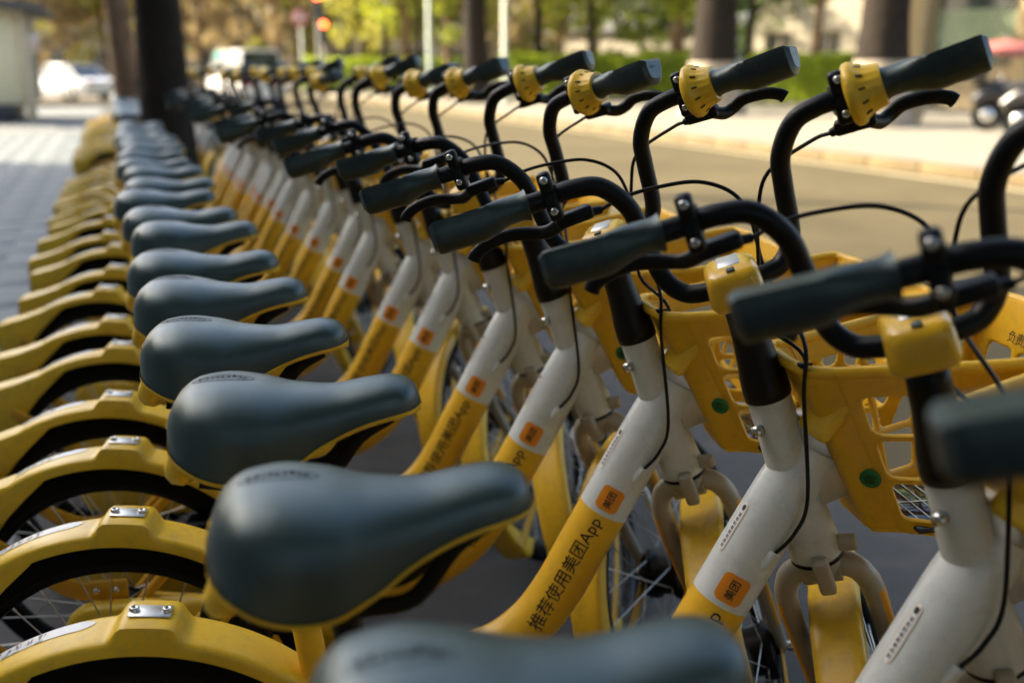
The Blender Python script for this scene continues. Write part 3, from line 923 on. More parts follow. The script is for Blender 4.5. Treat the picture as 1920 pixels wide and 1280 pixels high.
# ---- head tube: in head-axis frame (steer frame with 0 steering)
def hx(p): return tuple(SM0 @ Vector(p))
mb = MB()
lathe(mb, [(.0, -.15), (.0265, -.15), (.0265, -.20), (.0275, -.24), (.0285, -.31), (.0315, -.345), (.033, -.36), (.033, -.378), (0, -.378)], 24, 0, SM0)
head_me = mb.mesh('head_tube', WHT, 40)
mb = MB(); lathe(mb, [(.0336, -.379), (.0336, -.3835)], 24, 0, SM0); ring_me = mb.mesh('headset_ring', BLK)
mb = MB()
lathe(mb, [(.0, .012), (.006, .012), (.0075, .006), (.0075, 0), (.0, 0)], 10, 0, T(*hx((-.024, -.012, -.185))) @ RY(-100) @ RX(20)); hb_me = mb.mesh('bolt', STEEL)
part('head_tube', head_me, children=[ch('headset_ring', ring_me, False), ch('bolt', hb_me, False)])

# ---- rear triangle, seat tube
AX = (-.205, 0, .346)
mb = MB(); tube(mb, [(.045, 0, .335), (.02, 0, .50), (-.005, 0, .70)], [.022, .018, .0165], 16); st_me = mb.mesh('seat_tube', YEL2)
mb = MB(); lathe(mb, [(.019, 0), (.0205, .003), (.0205, .024), (.019, .027)], 18, 0, T(-.005, 0, .70) @ RY(-7)); cl_me = mb.mesh('seat_clamp', BLKP)
part('seat_tube', st_me, children=[ch('seat_clamp', cl_me, False)])
mb = MB(); tube(mb, [(-.006, 0, .69), (-.02, 0, .80), (-.027, 0, .852)], .0128, 14); sp_me = mb.mesh('seat_post', BLK)
part('seat_post', sp_me)
for s in (-1, 1):
    mb = MB(); tube(mb, catmull([(.03, s * .02, .335), (-.04, s * .042, .33), (-.13, s * .056, .335), (-.205, s * .056, .346)], 3), [.013, .010], 10); part('chain_stay', mb.mesh('chain_stay', YEL2))
    mb = MB(); tube(mb, catmull([(.01, s * .018, .56), (-.03, s * .045, .53), (-.12, s * .056, .44), (-.205, s * .058, .346)], 3), [.010, .008], 10); part('seat_stay', mb.mesh('seat_stay', YELS))
# strap with two bolts beside the rear wheel
mb = MB()
def strap(mb, pts, wd, th, up):
    tube(mb, pts, [wd] * len(pts), 4, up=up, ry=th)
pts = catmull([(-.178, -.061, .424), (-.215, -.061, .424), (-.255, -.061, .424), (-.300, -.060, .446), (-.36, -.050, .490), (-.42, -.042, .530)], 4)
tube(mb, pts, [.019, .019, .018, .015, .012], 8, up=(0, 0, 1), ry=.0035); bk_me = mb.mesh('lock_bracket', YELS)
bo = []
for x in (-.195, -.228):
    m2 = MB(); lathe(m2, [(.006, 0), (.006, .004), (.004, .006), (0, .006)], 8, 0, T(x, -.0635, .424) @ RX(90)); bo.append(ch('bolt', m2.mesh('bolt', STEEL), False))
part('lock_bracket', bk_me, children=bo)
mb = MB(); rbox(mb, (.10, .05, .07), T(-.03, -.03, .50), .012, 3); part('lock_box', mb.mesh('lock_box', BLKP))

# chain case and drive
mb = MB()
ring = []
for k in range(12): a = R(90 + 180 * k / 11); ring.append((-.225 + .060 * math.cos(a), .348 + .060 * math.sin(a)))
for k in range(12): a = R(-90 + 180 * k / 11); ring.append((.13 + .072 * math.cos(a), .338 + .072 * math.sin(a)))
n = len(ring)
vs = []
for (y, k) in ((-.058, .9), (-.064, .97), (-.070, 1.0), (-.084, 1.0), (-.092, .96), (-.095, .88)):
    for (x, z) in ring:
        cz = .343; vs.append((x + (0 if k == 1 else (.0 - x) * (1 - k) * .12), y, cz + (z - cz) * k))
fs = []
for i in range(5):
    for j in range(n):
        k = (j + 1) % n; fs.append((i * n + j, i * n + k, (i + 1) * n + k, (i + 1) * n + j))
fs += [tuple(range(5 * n, 6 * n)), tuple(range(n))[::-1]]
mb.add(vs, fs, 0)
part('chain_case', mb.mesh('chain_case', YEL, 45))
mb = MB(); tube(mb, [(.10, -.11, .32), (.10, .09, .32)], .012, 10)
tube(mb, [(.10, -.108, .32), (.235, -.115, .235)], .012, 8, up=(0, 1, 0), ry=.009); tube(mb, [(.10, .088, .32), (-.035, .095, .405)], .012, 8, up=(0, 1, 0), ry=.009)
m2 = MB(); rbox(m2, (.09, .085, .026), T(.237, -.166, .235), .006, 2); m3 = MB(); rbox(m3, (.09, .085, .026), T(-.037, .146, .405), .006, 2)
part('crank', mb.mesh('crank', BLKP), children=[ch('pedal', m2.mesh('pedal', BLKP)), ch('pedal', m3.mesh('pedal', BLKP))])
mb = MB(); tube(mb, catmull([(-.19, .065, .30), (-.21, .10, .20), (-.235, .16, .074), (-.20, .185, .070)], 4), .009, 8); part('kickstand', mb.mesh('kickstand', BLK))


# ---- wheels
def wheel(R0, sec, rimr, width, M, hub, nsp, seed, drum):
    """M maps local (wheel axis = Z) to space"""
    t = MB(); prof = []
    for k in range(12):
        a = 2 * PI * k / 12; prof.append((R0 - sec + sec * math.cos(a), sec * math.sin(a) * .95))
    lathe(t, prof, 56, 0, M, True)
    r = MB(); lathe(r, [(rimr + .012, -.012), (rimr + .008, -.0135), (rimr - .006, -.011), (rimr - .010, 0), (rimr - .006, .011), (rimr + .008, .0135), (rimr + .012, .012)], 56, 0, M, True)
    h = MB(); lathe(h, drum, 24, 0, M)
    s = MB()
    for i in range(nsp):
        side = 1 if i % 2 else -1
        a = 2 * PI * i / nsp; b = a + (.75 if (i // 2) % 2 else -.75)
        p = M @ Vector((hub * math.cos(b), hub * math.sin(b), side * .028)); q = M @ Vector(((rimr - .004) * math.cos(a), (rimr - .004) * math.sin(a), side * .003))
        tube(s, [tuple(p), tuple(q)], .0012, 5, cap=False)
        q2 = p + (q - p) * .94
        tube(s, [tuple(q2), tuple(q)], .0021, 5, cap=False)
    return t, r, h, s


MR = T(*AX) @ RX(90)
t, r, h, s = wheel(.286, .021, .243, .03, MR, .03, 28, 1, [(0, -.05), (.012, -.05), (.012, -.036), (.034, -.034), (.034, -.026), (.03, -.024), (.03, .024), (.034, .026), (.034, .034), (.012, .036), (.012, .05), (0, .05)])
rt = (t.mesh('tyre', RUB), r.mesh('rim', BLK), h.mesh('hub', BLK, 40), s.mesh('spoke_lacing', SPK))
part('rear_wheel', rt[0], children=[ch('rim', rt[1]), ch('hub', rt[2]), ch('spoke_lacing', rt[3], True, None, 'stuff')])
AXF = (.045, 0, -.762)
MF = T(*AXF) @ RX(90)
t, r, h, s = wheel(.286, .021, .243, .03, MF, .044, 28, 2, [(0, -.055), (.010, -.055), (.012, -.045), (.047, -.040), (.049, -.036), (.049, -.026), (.04, -.022), (.04, .022), (.049, .026), (.049, .036), (.047, .040), (.012, .045), (.010, .055), (0, .055)])
m2 = MB(); rbox(m2, (.062, .012, .046), T(AXF[0] + .02, -.012, AXF[2] + .17), .006, 3)
part('front_wheel', t.mesh('tyre', RUB), 's', children=[ch('rim', r.mesh('rim', BLK)), ch('hub', h.mesh('hub', BLK, 40)), ch('spoke_lacing', s.mesh('spoke_lacing', SPK), True, None, 'stuff'), ch('spoke_reflector', m2.mesh('spoke_reflector', REFL), False)])


# ---- fenders
def fender(axle, r, a0, a1, n, half, depth, th, raise_f, width_f, depth_f=None):
    prof_out = [(-1, -1), (-1, -.30), (-.93, -.12), (-.75, -.02), (-.4, 0), (0, .0), (.4, 0), (.75, -.02), (.93, -.12), (1, -.30), (1, -1)]
    mb = MB(); vs = []; fs = []; m = len(prof_out)
    for i in range(n + 1):
        a = R(a0 + (a1 - a0) * i / n)
        hw = half * width_f(math.degrees(a)); dz = depth * (depth_f(math.degrees(a)) if depth_f else 1); up = raise_f(math.degrees(a))
        for layer in (0, 1):
            for (y, z) in prof_out:
                top = 1.0 if z > -.2 else (0.55 if z > -.5 else 0)
                rr_ = r + z * dz + up * top - (th if layer else 0)
                yy = y * (hw - (th if layer else 0))
                if layer and z == -1: rr_ = r + z * dz
                vs.append((axle[0] + rr_ * math.cos(a), yy, axle[2] + rr_ * math.sin(a)))
    S = 2 * m
    for i in range(n):
        for j in range(m - 1):
            fs.append((i * S + j, i * S + j + 1, (i + 1) * S + j + 1, (i + 1) * S + j))
            fs.append((i * S + m + j + 1, i * S + m + j, (i + 1) * S + m + j, (i + 1) * S + m + j + 1))
        for j in (0, m - 1):
            fs.append((i * S + j, (i + 1) * S + j, (i + 1) * S + m + j, i * S + m + j))
    for i in (0, n):
        for j in range(m - 1): fs.append((i * S + j, i * S + j + 1, i * S + m + j + 1, i * S + m + j))
    mb.add(vs, fs, 0)
    return mb


def block_raise(a):
    d_ = abs(a - 84.5)
    if d_ < 4.9: return .018
    if d_ > 8.3: return 0
    t = (8.3 - d_) / 3.4
    return .018 * t * t * (3 - 2 * t)


FR = .306
mb = fender(AX, FR, 22, 152, 110, .034, .019, .003, block_raise, lambda a: 1.0 + .02 * max(0, (a - 120) / 30), lambda a: 1 + 1.3 * max(0, (a - 125) / 27) ** 1.5)
rf_me = mb.mesh('rear_fender', YEL, 50)
# plate with two screws on the raised pad
c82 = R(84.5)
pc = Vector((AX[0] + (FR + .0182) * math.cos(c82), 0, AX[2] + (FR + .0182) * math.sin(c82)))
PM = T(*pc) @ RY(-(84.5 - 90))
mb = MB(); rbox(mb, (.048, .026, .0016), PM @ T(0, 0, .0012), .0006, 1); plate_me = mb.mesh('number_plate', ALU)
kids = [ch('number_plate', plate_me)]
for sx in (-.0185, .0185):
    m2 = MB(); lathe(m2, [(.0058, 0), (.006, .0025), (.005, .0045), (.0028, .0047), (.0024, .0022), (0, .002)], 12, 0, PM @ T(sx, 0, .002)); kids.append(ch('screw', m2.mesh('screw', STEEL), False))
# white warning strip with small print
mb = MB(); vs = []; fs = []
N = 30
for i in range(N + 1):
    a = R(97 + 43 * i / N)
    y0, y1 = .005, .025
    if i == 0: y0, y1 = .014, .018
    if i == 1: y0, y1 = .008, .023
    for y in (y0, y1):
        vs.append((AX[0] + (FR + .0007) * math.cos(a), y, AX[2] + (FR + .0007) * math.sin(a)))
for i in range(N): fs.append((2 * i, 2 * i + 1, 2 * i + 3, 2 * i + 2))
mb.add(vs, fs, 0)
rr = random.Random(5)
for i in range(11):
    a0 = 108 + i * 2.7
    for k in range(4):
        da = rr.random() * 1.5; l = .003 + rr.random() * .006; y = .009 + rr.random() * .007
        v = []
        for (aa, yy) in ((a0 + da, y), (a0 + da + .22, y), (a0 + da + .22, y + l), (a0 + da, y + l)):
            v.append((AX[0] + (FR + .0013) * math.cos(R(aa)), yy, AX[2] + (FR + .0013) * math.sin(R(aa))))
        mb.add(v, [(0, 1, 2, 3)], 1, False)
    for k in range(2):
        y = .001 + rr.random() * .012
        v = []
        for (aa, yy) in ((a0, y), (a0 + 1.7, y), (a0 + 1.7, y + .0009), (a0, y + .0009)):
            v.append((AX[0] + (FR + .0014) * math.cos(R(aa)), yy, AX[2] + (FR + .0014) * math.sin(R(aa))))
        mb.add(v, [(0, 1, 2, 3)], 1, False)
kids.append(ch('warning_strip', mb.mesh('warning_strip', [STK, INK])))
# tail housing
mb = MB(); vs = []; fs = []
secs = [(-.305, .612, .622, .0315), (-.340, .580, .6155, .0332), (-.372, .548, .6065, .0340), (-.410, .500, .5935, .0350), (-.45, .462, .584, .036), (-.474, .452, .5775, .0365), (-.482, .454, .572, .0355)]
for (x, z0, z1, hw) in secs:
    for (y, k) in ((-1, .0), (-1, .5), (-1, .86), (-.9, .96), (-.6, 1), (.6, 1), (.9, .96), (1, .86), (1, .5), (1, 0), (.6, -.04), (-.6, -.04)):
        vs.append((x, y * hw, z0 + (z1 - z0) * k))
n = 12
for i in range(len(secs) - 1):
    for j in range(n):
        k = (j + 1) % n; fs.append((i * n + j, i * n + k, (i + 1) * n + k, (i + 1) * n + j))
fs += [tuple(range(n)), tuple(range((len(secs) - 1) * n, len(secs) * n))]
mb.add(vs, fs, 0); kids.append(ch('tail_housing', mb.mesh('tail_housing', YEL, 40)))
mb = MB(); rbox(mb, (.008, .052, .05), T(-.484, 0, .515), .003, 2); kids.append(ch('tail_reflector', mb.mesh('tail_reflector', REDR)))
part('rear_fender', rf_me, children=kids)

mb = fender(AXF, .304, 62, 212, 60, .0325, .026, .003, lambda a: 0, lambda a: 1 - .45 * max(0, (76 - a) / 14) ** 2 + .22 * max(0, (a - 195) / 17), lambda a: 1 + .9 * max(0, (a - 190) / 22))
ff_me = mb.mesh('front_fender', YEL, 50)
kids = []
for s_ in (-1, 1):
    a = R(203); p0 = (AXF[0] + .300 * math.cos(a), s_ * .034, AXF[2] + .300 * math.sin(a))
    m2 = MB(); tube(m2, [p0, ((p0[0] + AXF[0]) / 2, s_ * .047, (p0[2] + AXF[2]) / 2), (AXF[0], s_ * .052, AXF[2])], .0135, 8, up=(.4, 0, 1), ry=.0022); kids.append(ch('stay', m2.mesh('stay', YELS)))
part('front_fender', ff_me, 's', children=kids)

# ---- fork
mb = MB(); lathe(mb, [(0, -.384), (.030, -.384), (.031, -.392), (.026, -.405), (.020, -.415), (0, -.416)], 20)
tube(mb, [(0, -.024, -.402), (0, .024, -.402)], [.021, .021], 12)
crown_me = mb.mesh('fork', CREAM)
kids = []
for s_ in (-1, 1):
    m2 = MB()
    pts = catmull([(.0, s_ * .006, -.397), (.0, s_ * .030, -.401), (.002, s_ * .047, -.419), (.006, s_ * .0555, -.46), (.022, s_ * .054, -.60), (.045, s_ * .053, -.762)], 6)
    tube(m2, pts, [.0165, .0165, .0155, .0145, .0125, .0105], 14, up=(1, 0, 0), matf=lambda t, a, s_=s_: 1 if (t > .56 and t < .92 and (.08 < a < .42 if s_ < 0 else .58 < a < .92)) else 0)
    kids.append(ch('fork_leg', m2.mesh('fork_leg', [CREAM, mat('fork_decal_orange', (0.74, 0.33, 0.012), 0.4, dirt=.2)]), True))
    m2 = MB(); lathe(m2, [(.009, 0), (.009, .006), (.005, .012), (0, .012)], 6, 0, T(AXF[0], s_ * .062, AXF[2]) @ RX(-90 * s_)); kids.append(ch('axle_nut', m2.mesh('axle_nut', STEEL), False))
m2 = MB(); rbox(m2, (.016, .020, .055), T(-.036, -.006, -.392) @ RY(-10), .004, 2); rbox(m2, (.02, .016, .022), T(-.026, -.006, -.412), .004, 2); kids.append(ch('steering_stop', m2.mesh('steering_stop', CREAM), False))
part('fork', crown_me, 's', children=kids)
mb = MB(); rbox(mb, (.040, .014, .020), SM0 @ T(.027, -.020, -.366) @ RZ(-35), .004, 2); part('steering_catch', mb.mesh('steering_catch', CREAM), far=False)

# ---- stem, cap, bar
mb = MB(); lathe(mb, [(.0, -.02), (.0205, -.022), (.0205, -.05), (.0215, -.075), (.0245, -.105), (.0275, -.125), (.0285, -.14), (.0285, -.1515), (.026, -.1515)], 26); part('stem', mb.mesh('stem', BLKP), 's')
mb = MB(); rbox(mb, (.082, .066, .050), T(.004, 0, -.004), .014, 4, 0, .92)
cap_me = mb.mesh('stem_cap', YELG)
m2 = MB(); rbox(m2, (.040, .026, .003), T(.010, 0, .0208), .0012, 1); m3 = MB(); rbox(m3, (.012, .010, .002), T(-.022, 0, .0205), .0008, 1)
part('stem_cap', cap_me, 's', children=[ch('display_window', m2.mesh('display_window', ALU), False), ch('button', m3.mesh('button', GDK), False)])
BARP = [(.0, .0, -.006), (.004, .030, -.006), (.014, .058, -.002), (.022, .077, .024), (.022, .084, .083), (.017, .090, .119), (.011, .112, .151), (.007, .142, .160), (.006, .170, .160), (-.003, .196, .161), (-.030, .304, .169)]
full = [(p[0], -p[1], p[2]) for p in BARP[:0:-1]] + BARP
bar_path = catmull(full, 6)
mb = MB(); tube(mb, bar_path, .0113, 16); part('handlebar', mb.mesh('handlebar', BLK), 's')

# grips: round at the inner end, flattened palm-shape at the tip
def grip(side, y0):
    mb = MB(); n = 22; vs = []; fs = []; seg = 32
    a = np.array((-.003, .196, .161)); b = np.array((-.032, .310, .1695))
    dirv = (b - a) / np.linalg.norm(b - a)
    up = np.array((0.22, 0, 1.0)); up -= dirv * (up @ dirv); up /= np.linalg.norm(up); fr = np.cross(up, dirv)
    L = .310 - y0
    for i in range(n + 1):
        t = i / n
        p = b - dirv * L * (1 - t) * 1.015
        k = min(1, max(0, (t - .18) / .32)); k = k * k * (3 - 2 * k)
        ra = .0158 + .0008 * math.sin(t * 3) + .003 * max(0, 1 - t / .06)
        rz = ra * (1 - k) + .0205 * k; rx = ra * (1 - k) + .0240 * k
        if t > .93: e = math.sqrt(max(.0, 1 - ((t - .93) / .07) ** 2 * .55)); rz *= e; rx *= e
        off = -fr * 0.004 * k
        for j in range(seg):
            th = 2 * PI * j / seg
            c, s_ = math.cos(th), math.sin(th)
            ee = 1 - .48 * k
            c2 = math.copysign(abs(c) ** ee, c); s2 = math.copysign(abs(s_) ** ee, s_)
            if s2 > 0: z = min(s2 * rz, rz * (1 - .40 * k))
            else: z = s2 * rz * (1 + .25 * k)
            vs.append(p + off + fr * c2 * rx * (1 - .25 * k * max(0, -s2)) + up * z)
    for i in range(n):
        for j in range(seg):
            k = (j + 1) % seg; fs.append((i * seg + j, i * seg + k, (i + 1) * seg + k, (i + 1) * seg + j))
    vs = [np.array((v[0], v[1] * side, v[2])) for v in vs]
    mb.add(vs, fs, 0)
    mb.add(vs[-seg:], [tuple(range(seg))], 0, False); mb.add(vs[:seg], [tuple(range(seg))[::-1]], 0, False)
    h = MB(); e = b + dirv * .002; e = np.array((e[0], e[1] * side, e[2])); dd = Vector((dirv[0], dirv[1] * side, dirv[2]))
    lathe(h, [(.0022, 0), (0, .0002)], 8, 0, T(*e) @ dd.to_track_quat('Z', 'Y').to_matrix().to_4x4())
    return mb.mesh('grip', GRIP, 38), h.mesh('vent_hole', INK)


g, hh = grip(1, .194); part('grip', g, 's', children=[ch('vent_hole', hh, False)], label='left-hand grip')
g, hh = grip(-1, .205); part('grip', g, 's', children=[ch('vent_hole', hh, False)], label='right-hand grip')

# bell ring on the right-hand end
a = Vector((.0035, -.174, .160)); dd = Vector((-.028, -.11, .007)).normalized()
BM = T(*a) @ dd.to_track_quat('Z', 'Y').to_matrix().to_4x4()
mb = MB(); seg = 72; vs = []; fs = []
prof = [(.013, -.002), (.031, -.002), (.0345, .001), (.0352, .006), (.0338, .010), (.0300, .0135), (.0272, .019), (.0250, .026), (.0236, .033), (.0226, .036), (.019, .0365), (.013, .0365)]
for i, (r_, h_) in enumerate(prof):
    for j in range(seg):
        th = 2 * PI * j / seg; rr_ = r_
        if 5 <= i <= 8: rr_ -= .0011 * (1 + math.cos(th * 18)) * .5 * (1 if i < 8 else .3)
        vs.append(tuple(BM @ Vector((rr_ * math.cos(th), rr_ * math.sin(th), h_))))
for i in range(len(prof) - 1):
    for j in range(seg):
        k = (j + 1) % seg; fs.append((i * seg + j, i * seg + k, (i + 1) * seg + k, (i + 1) * seg + j))
mb.add(vs, fs, 0)
m2 = MB()
for j in range(12):
    th = 2 * PI * (j + .5) / 12
    M = BM @ Matrix.Rotation(th, 4, 'Z') @ T(.0284, 0, .0160) @ RY(-25)
    rbox(m2, (.0022, .0030, .0078), M, .0011, 2)
part('bell_ring', mb.mesh('bell_ring', YEL, 45), 's', children=[ch('slot_row', m2.mesh('slot_row', HOLE), False, None, 'stuff')])

# brake levers
LEVCAB = {}
for s_ in (1, -1):
    c = Vector((.006, s_ * (.168 if s_ > 0 else .163), .160))
    mb = MB()
    ringM = T(*c) @ RX(90) @ RY(0)
    lathe(mb, [(.0117, -.008), (.0165, -.008), (.0172, -.006), (.0172, .006), (.0165, .008), (.0117, .008)], 20, 0, T(*c) @ RX(90), True)
    rbox(mb, (.015, .0165, .026), T(c.x - .012, c.y, c.z + .019), .005, 3)
    rbox(mb, (.017, .0165, .030), T(c.x - .010, c.y, c.z - .012), .005, 3)
    br_me = mb.mesh('brake_clamp', BLKP, 50)
    ks_ = []
    for (zz) in (.0235, -.014):
        m2 = MB(); lathe(m2, [(.0045, 0), (.0047, .002), (.0036, .0035), (.0022, .0036), (.0020, .0015), (0, .0013)], 12, 0, T(c.x - .0196, c.y, c.z + zz) @ RY(-90)); ks_.append(ch('bolt', m2.mesh('bolt', STEEL), False))
    # body reaching inwards below the bar, ends where the cable leaves
    m2 = MB()
    yi = c.y - s_ * (.046 if s_ > 0 else .012)
    ym = c.y - s_ * (.014 if s_ > 0 else -.014)
    rbox(m2, (.020, .046, .017), T(c.x + .024, ym, c.z - .036) @ RZ(14 * s_), .0045, 3)
    tube(m2, [(c.x + .027, ym - s_ * .018, c.z - .037), (c.x + .033, yi, c.z - .040)], [.0058, .0050], 10)
    ks_.append(ch('lever_body', m2.mesh('lever_body', BLKP, 50)))
    m2 = MB()
    sg = s_
    tube(m2, catmull([(c.x + .020, c.y + sg * (.004 if sg > 0 else .030), c.z - .038), (c.x + .032, c.y + sg * (.022 if sg > 0 else .042), c.z - .045), (c.x + .040, c.y + sg * (.040 if sg > 0 else .054), c.z - .043), (c.x + .040, c.y + sg * .070, c.z - .036), (c.x + .036, c.y + sg * .098, c.z - .037), (c.x + .034, c.y + sg * .116, c.z - .044), (c.x + .034, c.y + sg * .122, c.z - .050)], 5), [.0085, .0085, .0085, .0082, .0080, .0085], 12, up=(0, 0, 1), ry=[.006, .0055, .005, .005, .005, .0055])
    ks_.append(ch('brake_lever', m2.mesh('brake_lever', BLKP)))
    part('brake_clamp', br_me, 's', children=ks_)
    LEVCAB[s_] = Vector((c.x + .0335, yi, c.z - .040))

# ---- basket (fixed to the frame)
def panel(mb, q00, q10, q11, q01, nu, nv, marg, bar, th, bulge=None, flip=1, mi=0, ns=5):
    """pierced panel between four corners; u from q00->q10, v from q00->q01; holes with rounded corners"""
    q = [Vector(a) for a in (q00, q10, q11, q01)]
    nrm = (q[1] - q[0]).cross(q[3] - q[0]).normalized() * flip
    Lu = ((q[1] - q[0]).length + (q[2] - q[3]).length) / 2; Lv = ((q[3] - q[0]).length + (q[2] - q[1]).length) / 2

    def at(u, v):
        p = q[0] * (1 - u) * (1 - v) + q[1] * u * (1 - v) + q[2] * u * v + q[3] * (1 - u) * v
        if bulge: p = p + nrm * bulge * (4 * u * (1 - u)) ** .6 * (.4 + .6 * v)
        return p
    ml, mr_, mbm, mt_ = marg
    us = np.linspace(ml / Lu, 1 - mr_ / Lu, nu + 1); vv = np.linspace(mbm / Lv, 1 - mt_ / Lv, nv + 1)
    grid_u = [0] + list(us) + [1]; grid_v = [0] + list(vv) + [1]
    for i in range(len(grid_u) - 1):
        for j in range(len(grid_v) - 1):
            u0, u1, v0, v1 = grid_u[i], grid_u[i + 1], grid_v[j], grid_v[j + 1]
            hole = 0 < i < len(grid_u) - 2 and 0 < j < len(grid_v) - 2
            if not hole:
                n_ = 6; vs = []; fs = []
                for lay in (0, 1):
                    for b in range(3):
                        for a in range(n_ + 1):
                            vs.append(at(u0 + (u1 - u0) * a / n_, v0 + (v1 - v0) * b / 2) - nrm * (th * lay))
                S = (n_ + 1) * 3
                for lay in (0, 1):
                    for b in range(2):
                        for a in range(n_):
                            k = lay * S + b * (n_ + 1) + a
                            f_ = (k, k + 1, k + n_ + 2, k + n_ + 1); fs.append(f_ if not lay else f_[::-1])
                # outer rims
                if j == 0:
                    for a in range(n_): fs.append((a, S + a, S + a + 1, a + 1))
                if j == len(grid_v) - 2:
                    o = 2 * (n_ + 1)
                    for a in range(n_): fs.append((o + a, o + a + 1, S + o + a + 1, S + o + a))
                mb.add(vs, fs, mi)
            else:
                bu = bar / 2 / Lu; bv = bar / 2 / Lv
                a0, a1, b0, b1 = u0 + bu, u1 - bu, v0 + bv, v1 - bv
                ru, rv = .011 / Lu, .011 / Lv
                ru = min(ru, (a1 - a0) / 2); rv = min(rv, (b1 - b0) / 2)
                inner = []; outer = []
                for (cx, cy, an, ox, oy) in ((a1 - ru, b1 - rv, 0, u1, v1), (a0 + ru, b1 - rv, 90, u0, v1), (a0 + ru, b0 + rv, 180, u0, v0), (a1 - ru, b0 + rv, 270, u1, v0)):
                    for k in range(ns):
                        t_ = k / (ns - 1); an_ = R(an + 90 * t_)
                        inner.append((cx + ru * math.cos(an_), cy + rv * math.sin(an_)))
                        # matching outer point along cell border towards the corner
                        ex, ey = cx + 2 * ru * math.cos(an_), cy + 2 * rv * math.sin(an_)
                        if an == 0: o_ = (u1, cy + (v1 - cy) * min(1, 2 * t_)) if t_ <= .5 else (u1 - (u1 - cx) * (2 * t_ - 1), v1)
                        elif an == 90: o_ = (cx - (cx - u0) * min(1, 2 * t_), v1) if t_ <= .5 else (u0, v1 - (v1 - cy) * (2 * t_ - 1))
                        elif an == 180: o_ = (u0, cy - (cy - v0) * min(1, 2 * t_)) if t_ <= .5 else (u0 + (cx - u0) * (2 * t_ - 1), v0)
                        else: o_ = (cx + (u1 - cx) * min(1, 2 * t_), v0) if t_ <= .5 else (u1, v0 + (cy - v0) * (2 * t_ - 1))
                        outer.append(o_)
                n_ = len(inner)
                rnd = bar * .22
                vs = []
                mid = [((x * .7 + ox * .3), (y * .7 + oy * .3)) for (x, y), (ox, oy) in zip(inner, outer)]
                for (pts_, dz) in ((outer, 0), (mid, 0.0004), (inner, -th * .35), (inner, -th * .65), (mid, -th), (outer, -th)):
                    vs += [at(x, y) + nrm * dz for (x, y) in pts_]
                fs = []
                for l in range(5):
                    for k in range(n_):
                        k2 = (k + 1) % n_; fs.append((l * n_ + k, l * n_ + k2, (l + 1) * n_ + k2, (l + 1) * n_ + k))
                mb.add(vs, fs, mi)


# corner points: b=bottom t=top, back (near the head tube) / front, r = viewer's side (v<0) / l
BKb, BKt = .688, .577
Z0, Z1b, Z1f = .738, .948, .985
FRb, FRt = .885, .940
HB, HT, HBF, HTF = .052, .068, .125, .155
pr = dict(brb=(BKb + .035, -HB, Z0), brt=(BKt + .035, -HT, Z1b), frb=(FRb, -HBF, Z0), frt=(FRt, -HTF, Z1f),
          blb=(BKb + .035, HB, Z0), blt=(BKt + .035, HT, Z1b), flb=(FRb, HBF, Z0), flt=(FRt, HTF, Z1f))
kids = []
mb = MB(); panel(mb, pr['brb'], pr['frb'], pr['frt'], pr['brt'], 3, 3, (.010, .016, .018, .030), .0095, .006, .008, 1); kids.append(ch('side_panel', mb.mesh('side_panel', YELB, 60)))
mb = MB(); panel(mb, pr['flb'], pr['blb'], pr['blt'], pr['flt'], 3, 3, (.016, .010, .018, .030), .0095, .006, .008, 1); kids.append(ch('side_panel', mb.mesh('side_panel', YELB, 60)))
mb = MB(); panel(mb, pr['frb'], pr['flb'], pr['flt'], pr['frt'], 4, 3, (.022, .022, .018, .056), .010, .006, .004, 1); kids.append(ch('front_panel', mb.mesh('front_panel', YELB, 60)))
# back shell: rounded solid panel with corners wrapping to the sides
mb = MB(); vs = []; fs = []
nA, nB = 26, 10
for lay in (0, 1):
    for b in range(nB + 1):
        v_ = b / nB
        hw = HB + (HT - HB) * v_; xb = BKb + (BKt - BKb) * v_; z = Z0 + (Z1b - Z0) * v_
        for a in range(nA + 1):
            y = -1 + 2 * a / nA
            k = abs(y); wrap = max(0, (k - .62) / .38) ** 2.2 * .037
            yy = y * hw * (1.0 if lay == 0 else .965)
            vs.append((xb + wrap + (.006 if lay else 0), yy, z))
S = (nA + 1) * (nB + 1)
for lay in (0, 1):
    for b in range(nB):
        for a in range(nA):
            k = lay * S + b * (nA + 1) + a; f_ = (k, k + nA + 1, k + nA + 2, k + 1); fs.append(f_ if not lay else f_[::-1])
mb.add(vs, fs, 0)
# floor
mb.add([(BKb + .004, -HB * .9, Z0 + .003), (BKb + .036, -HB, Z0 + .003), (FRb - .003, -HBF + .004, Z0 + .003), (FRb - .003, HBF - .004, Z0 + .003), (BKb + .036, HB, Z0 + .003), (BKb + .004, HB * .9, Z0 + .003)] + [(BKb + .004, -HB * .9, Z0 - .002), (BKb + .036, -HB, Z0 - .002), (FRb - .003, -HBF + .004, Z0 - .002), (FRb - .003, HBF - .004, Z0 - .002), (BKb + .036, HB, Z0 - .002), (BKb + .004, HB * .9, Z0 - .002)], [(0, 1, 2, 3, 4, 5), (11, 10, 9, 8, 7, 6)] + [(k, (k + 1) % 6, (k + 1) % 6 + 6, k + 6) for k in range(6)], 0, False)
basket_me = mb.mesh('basket', YELB, 60)
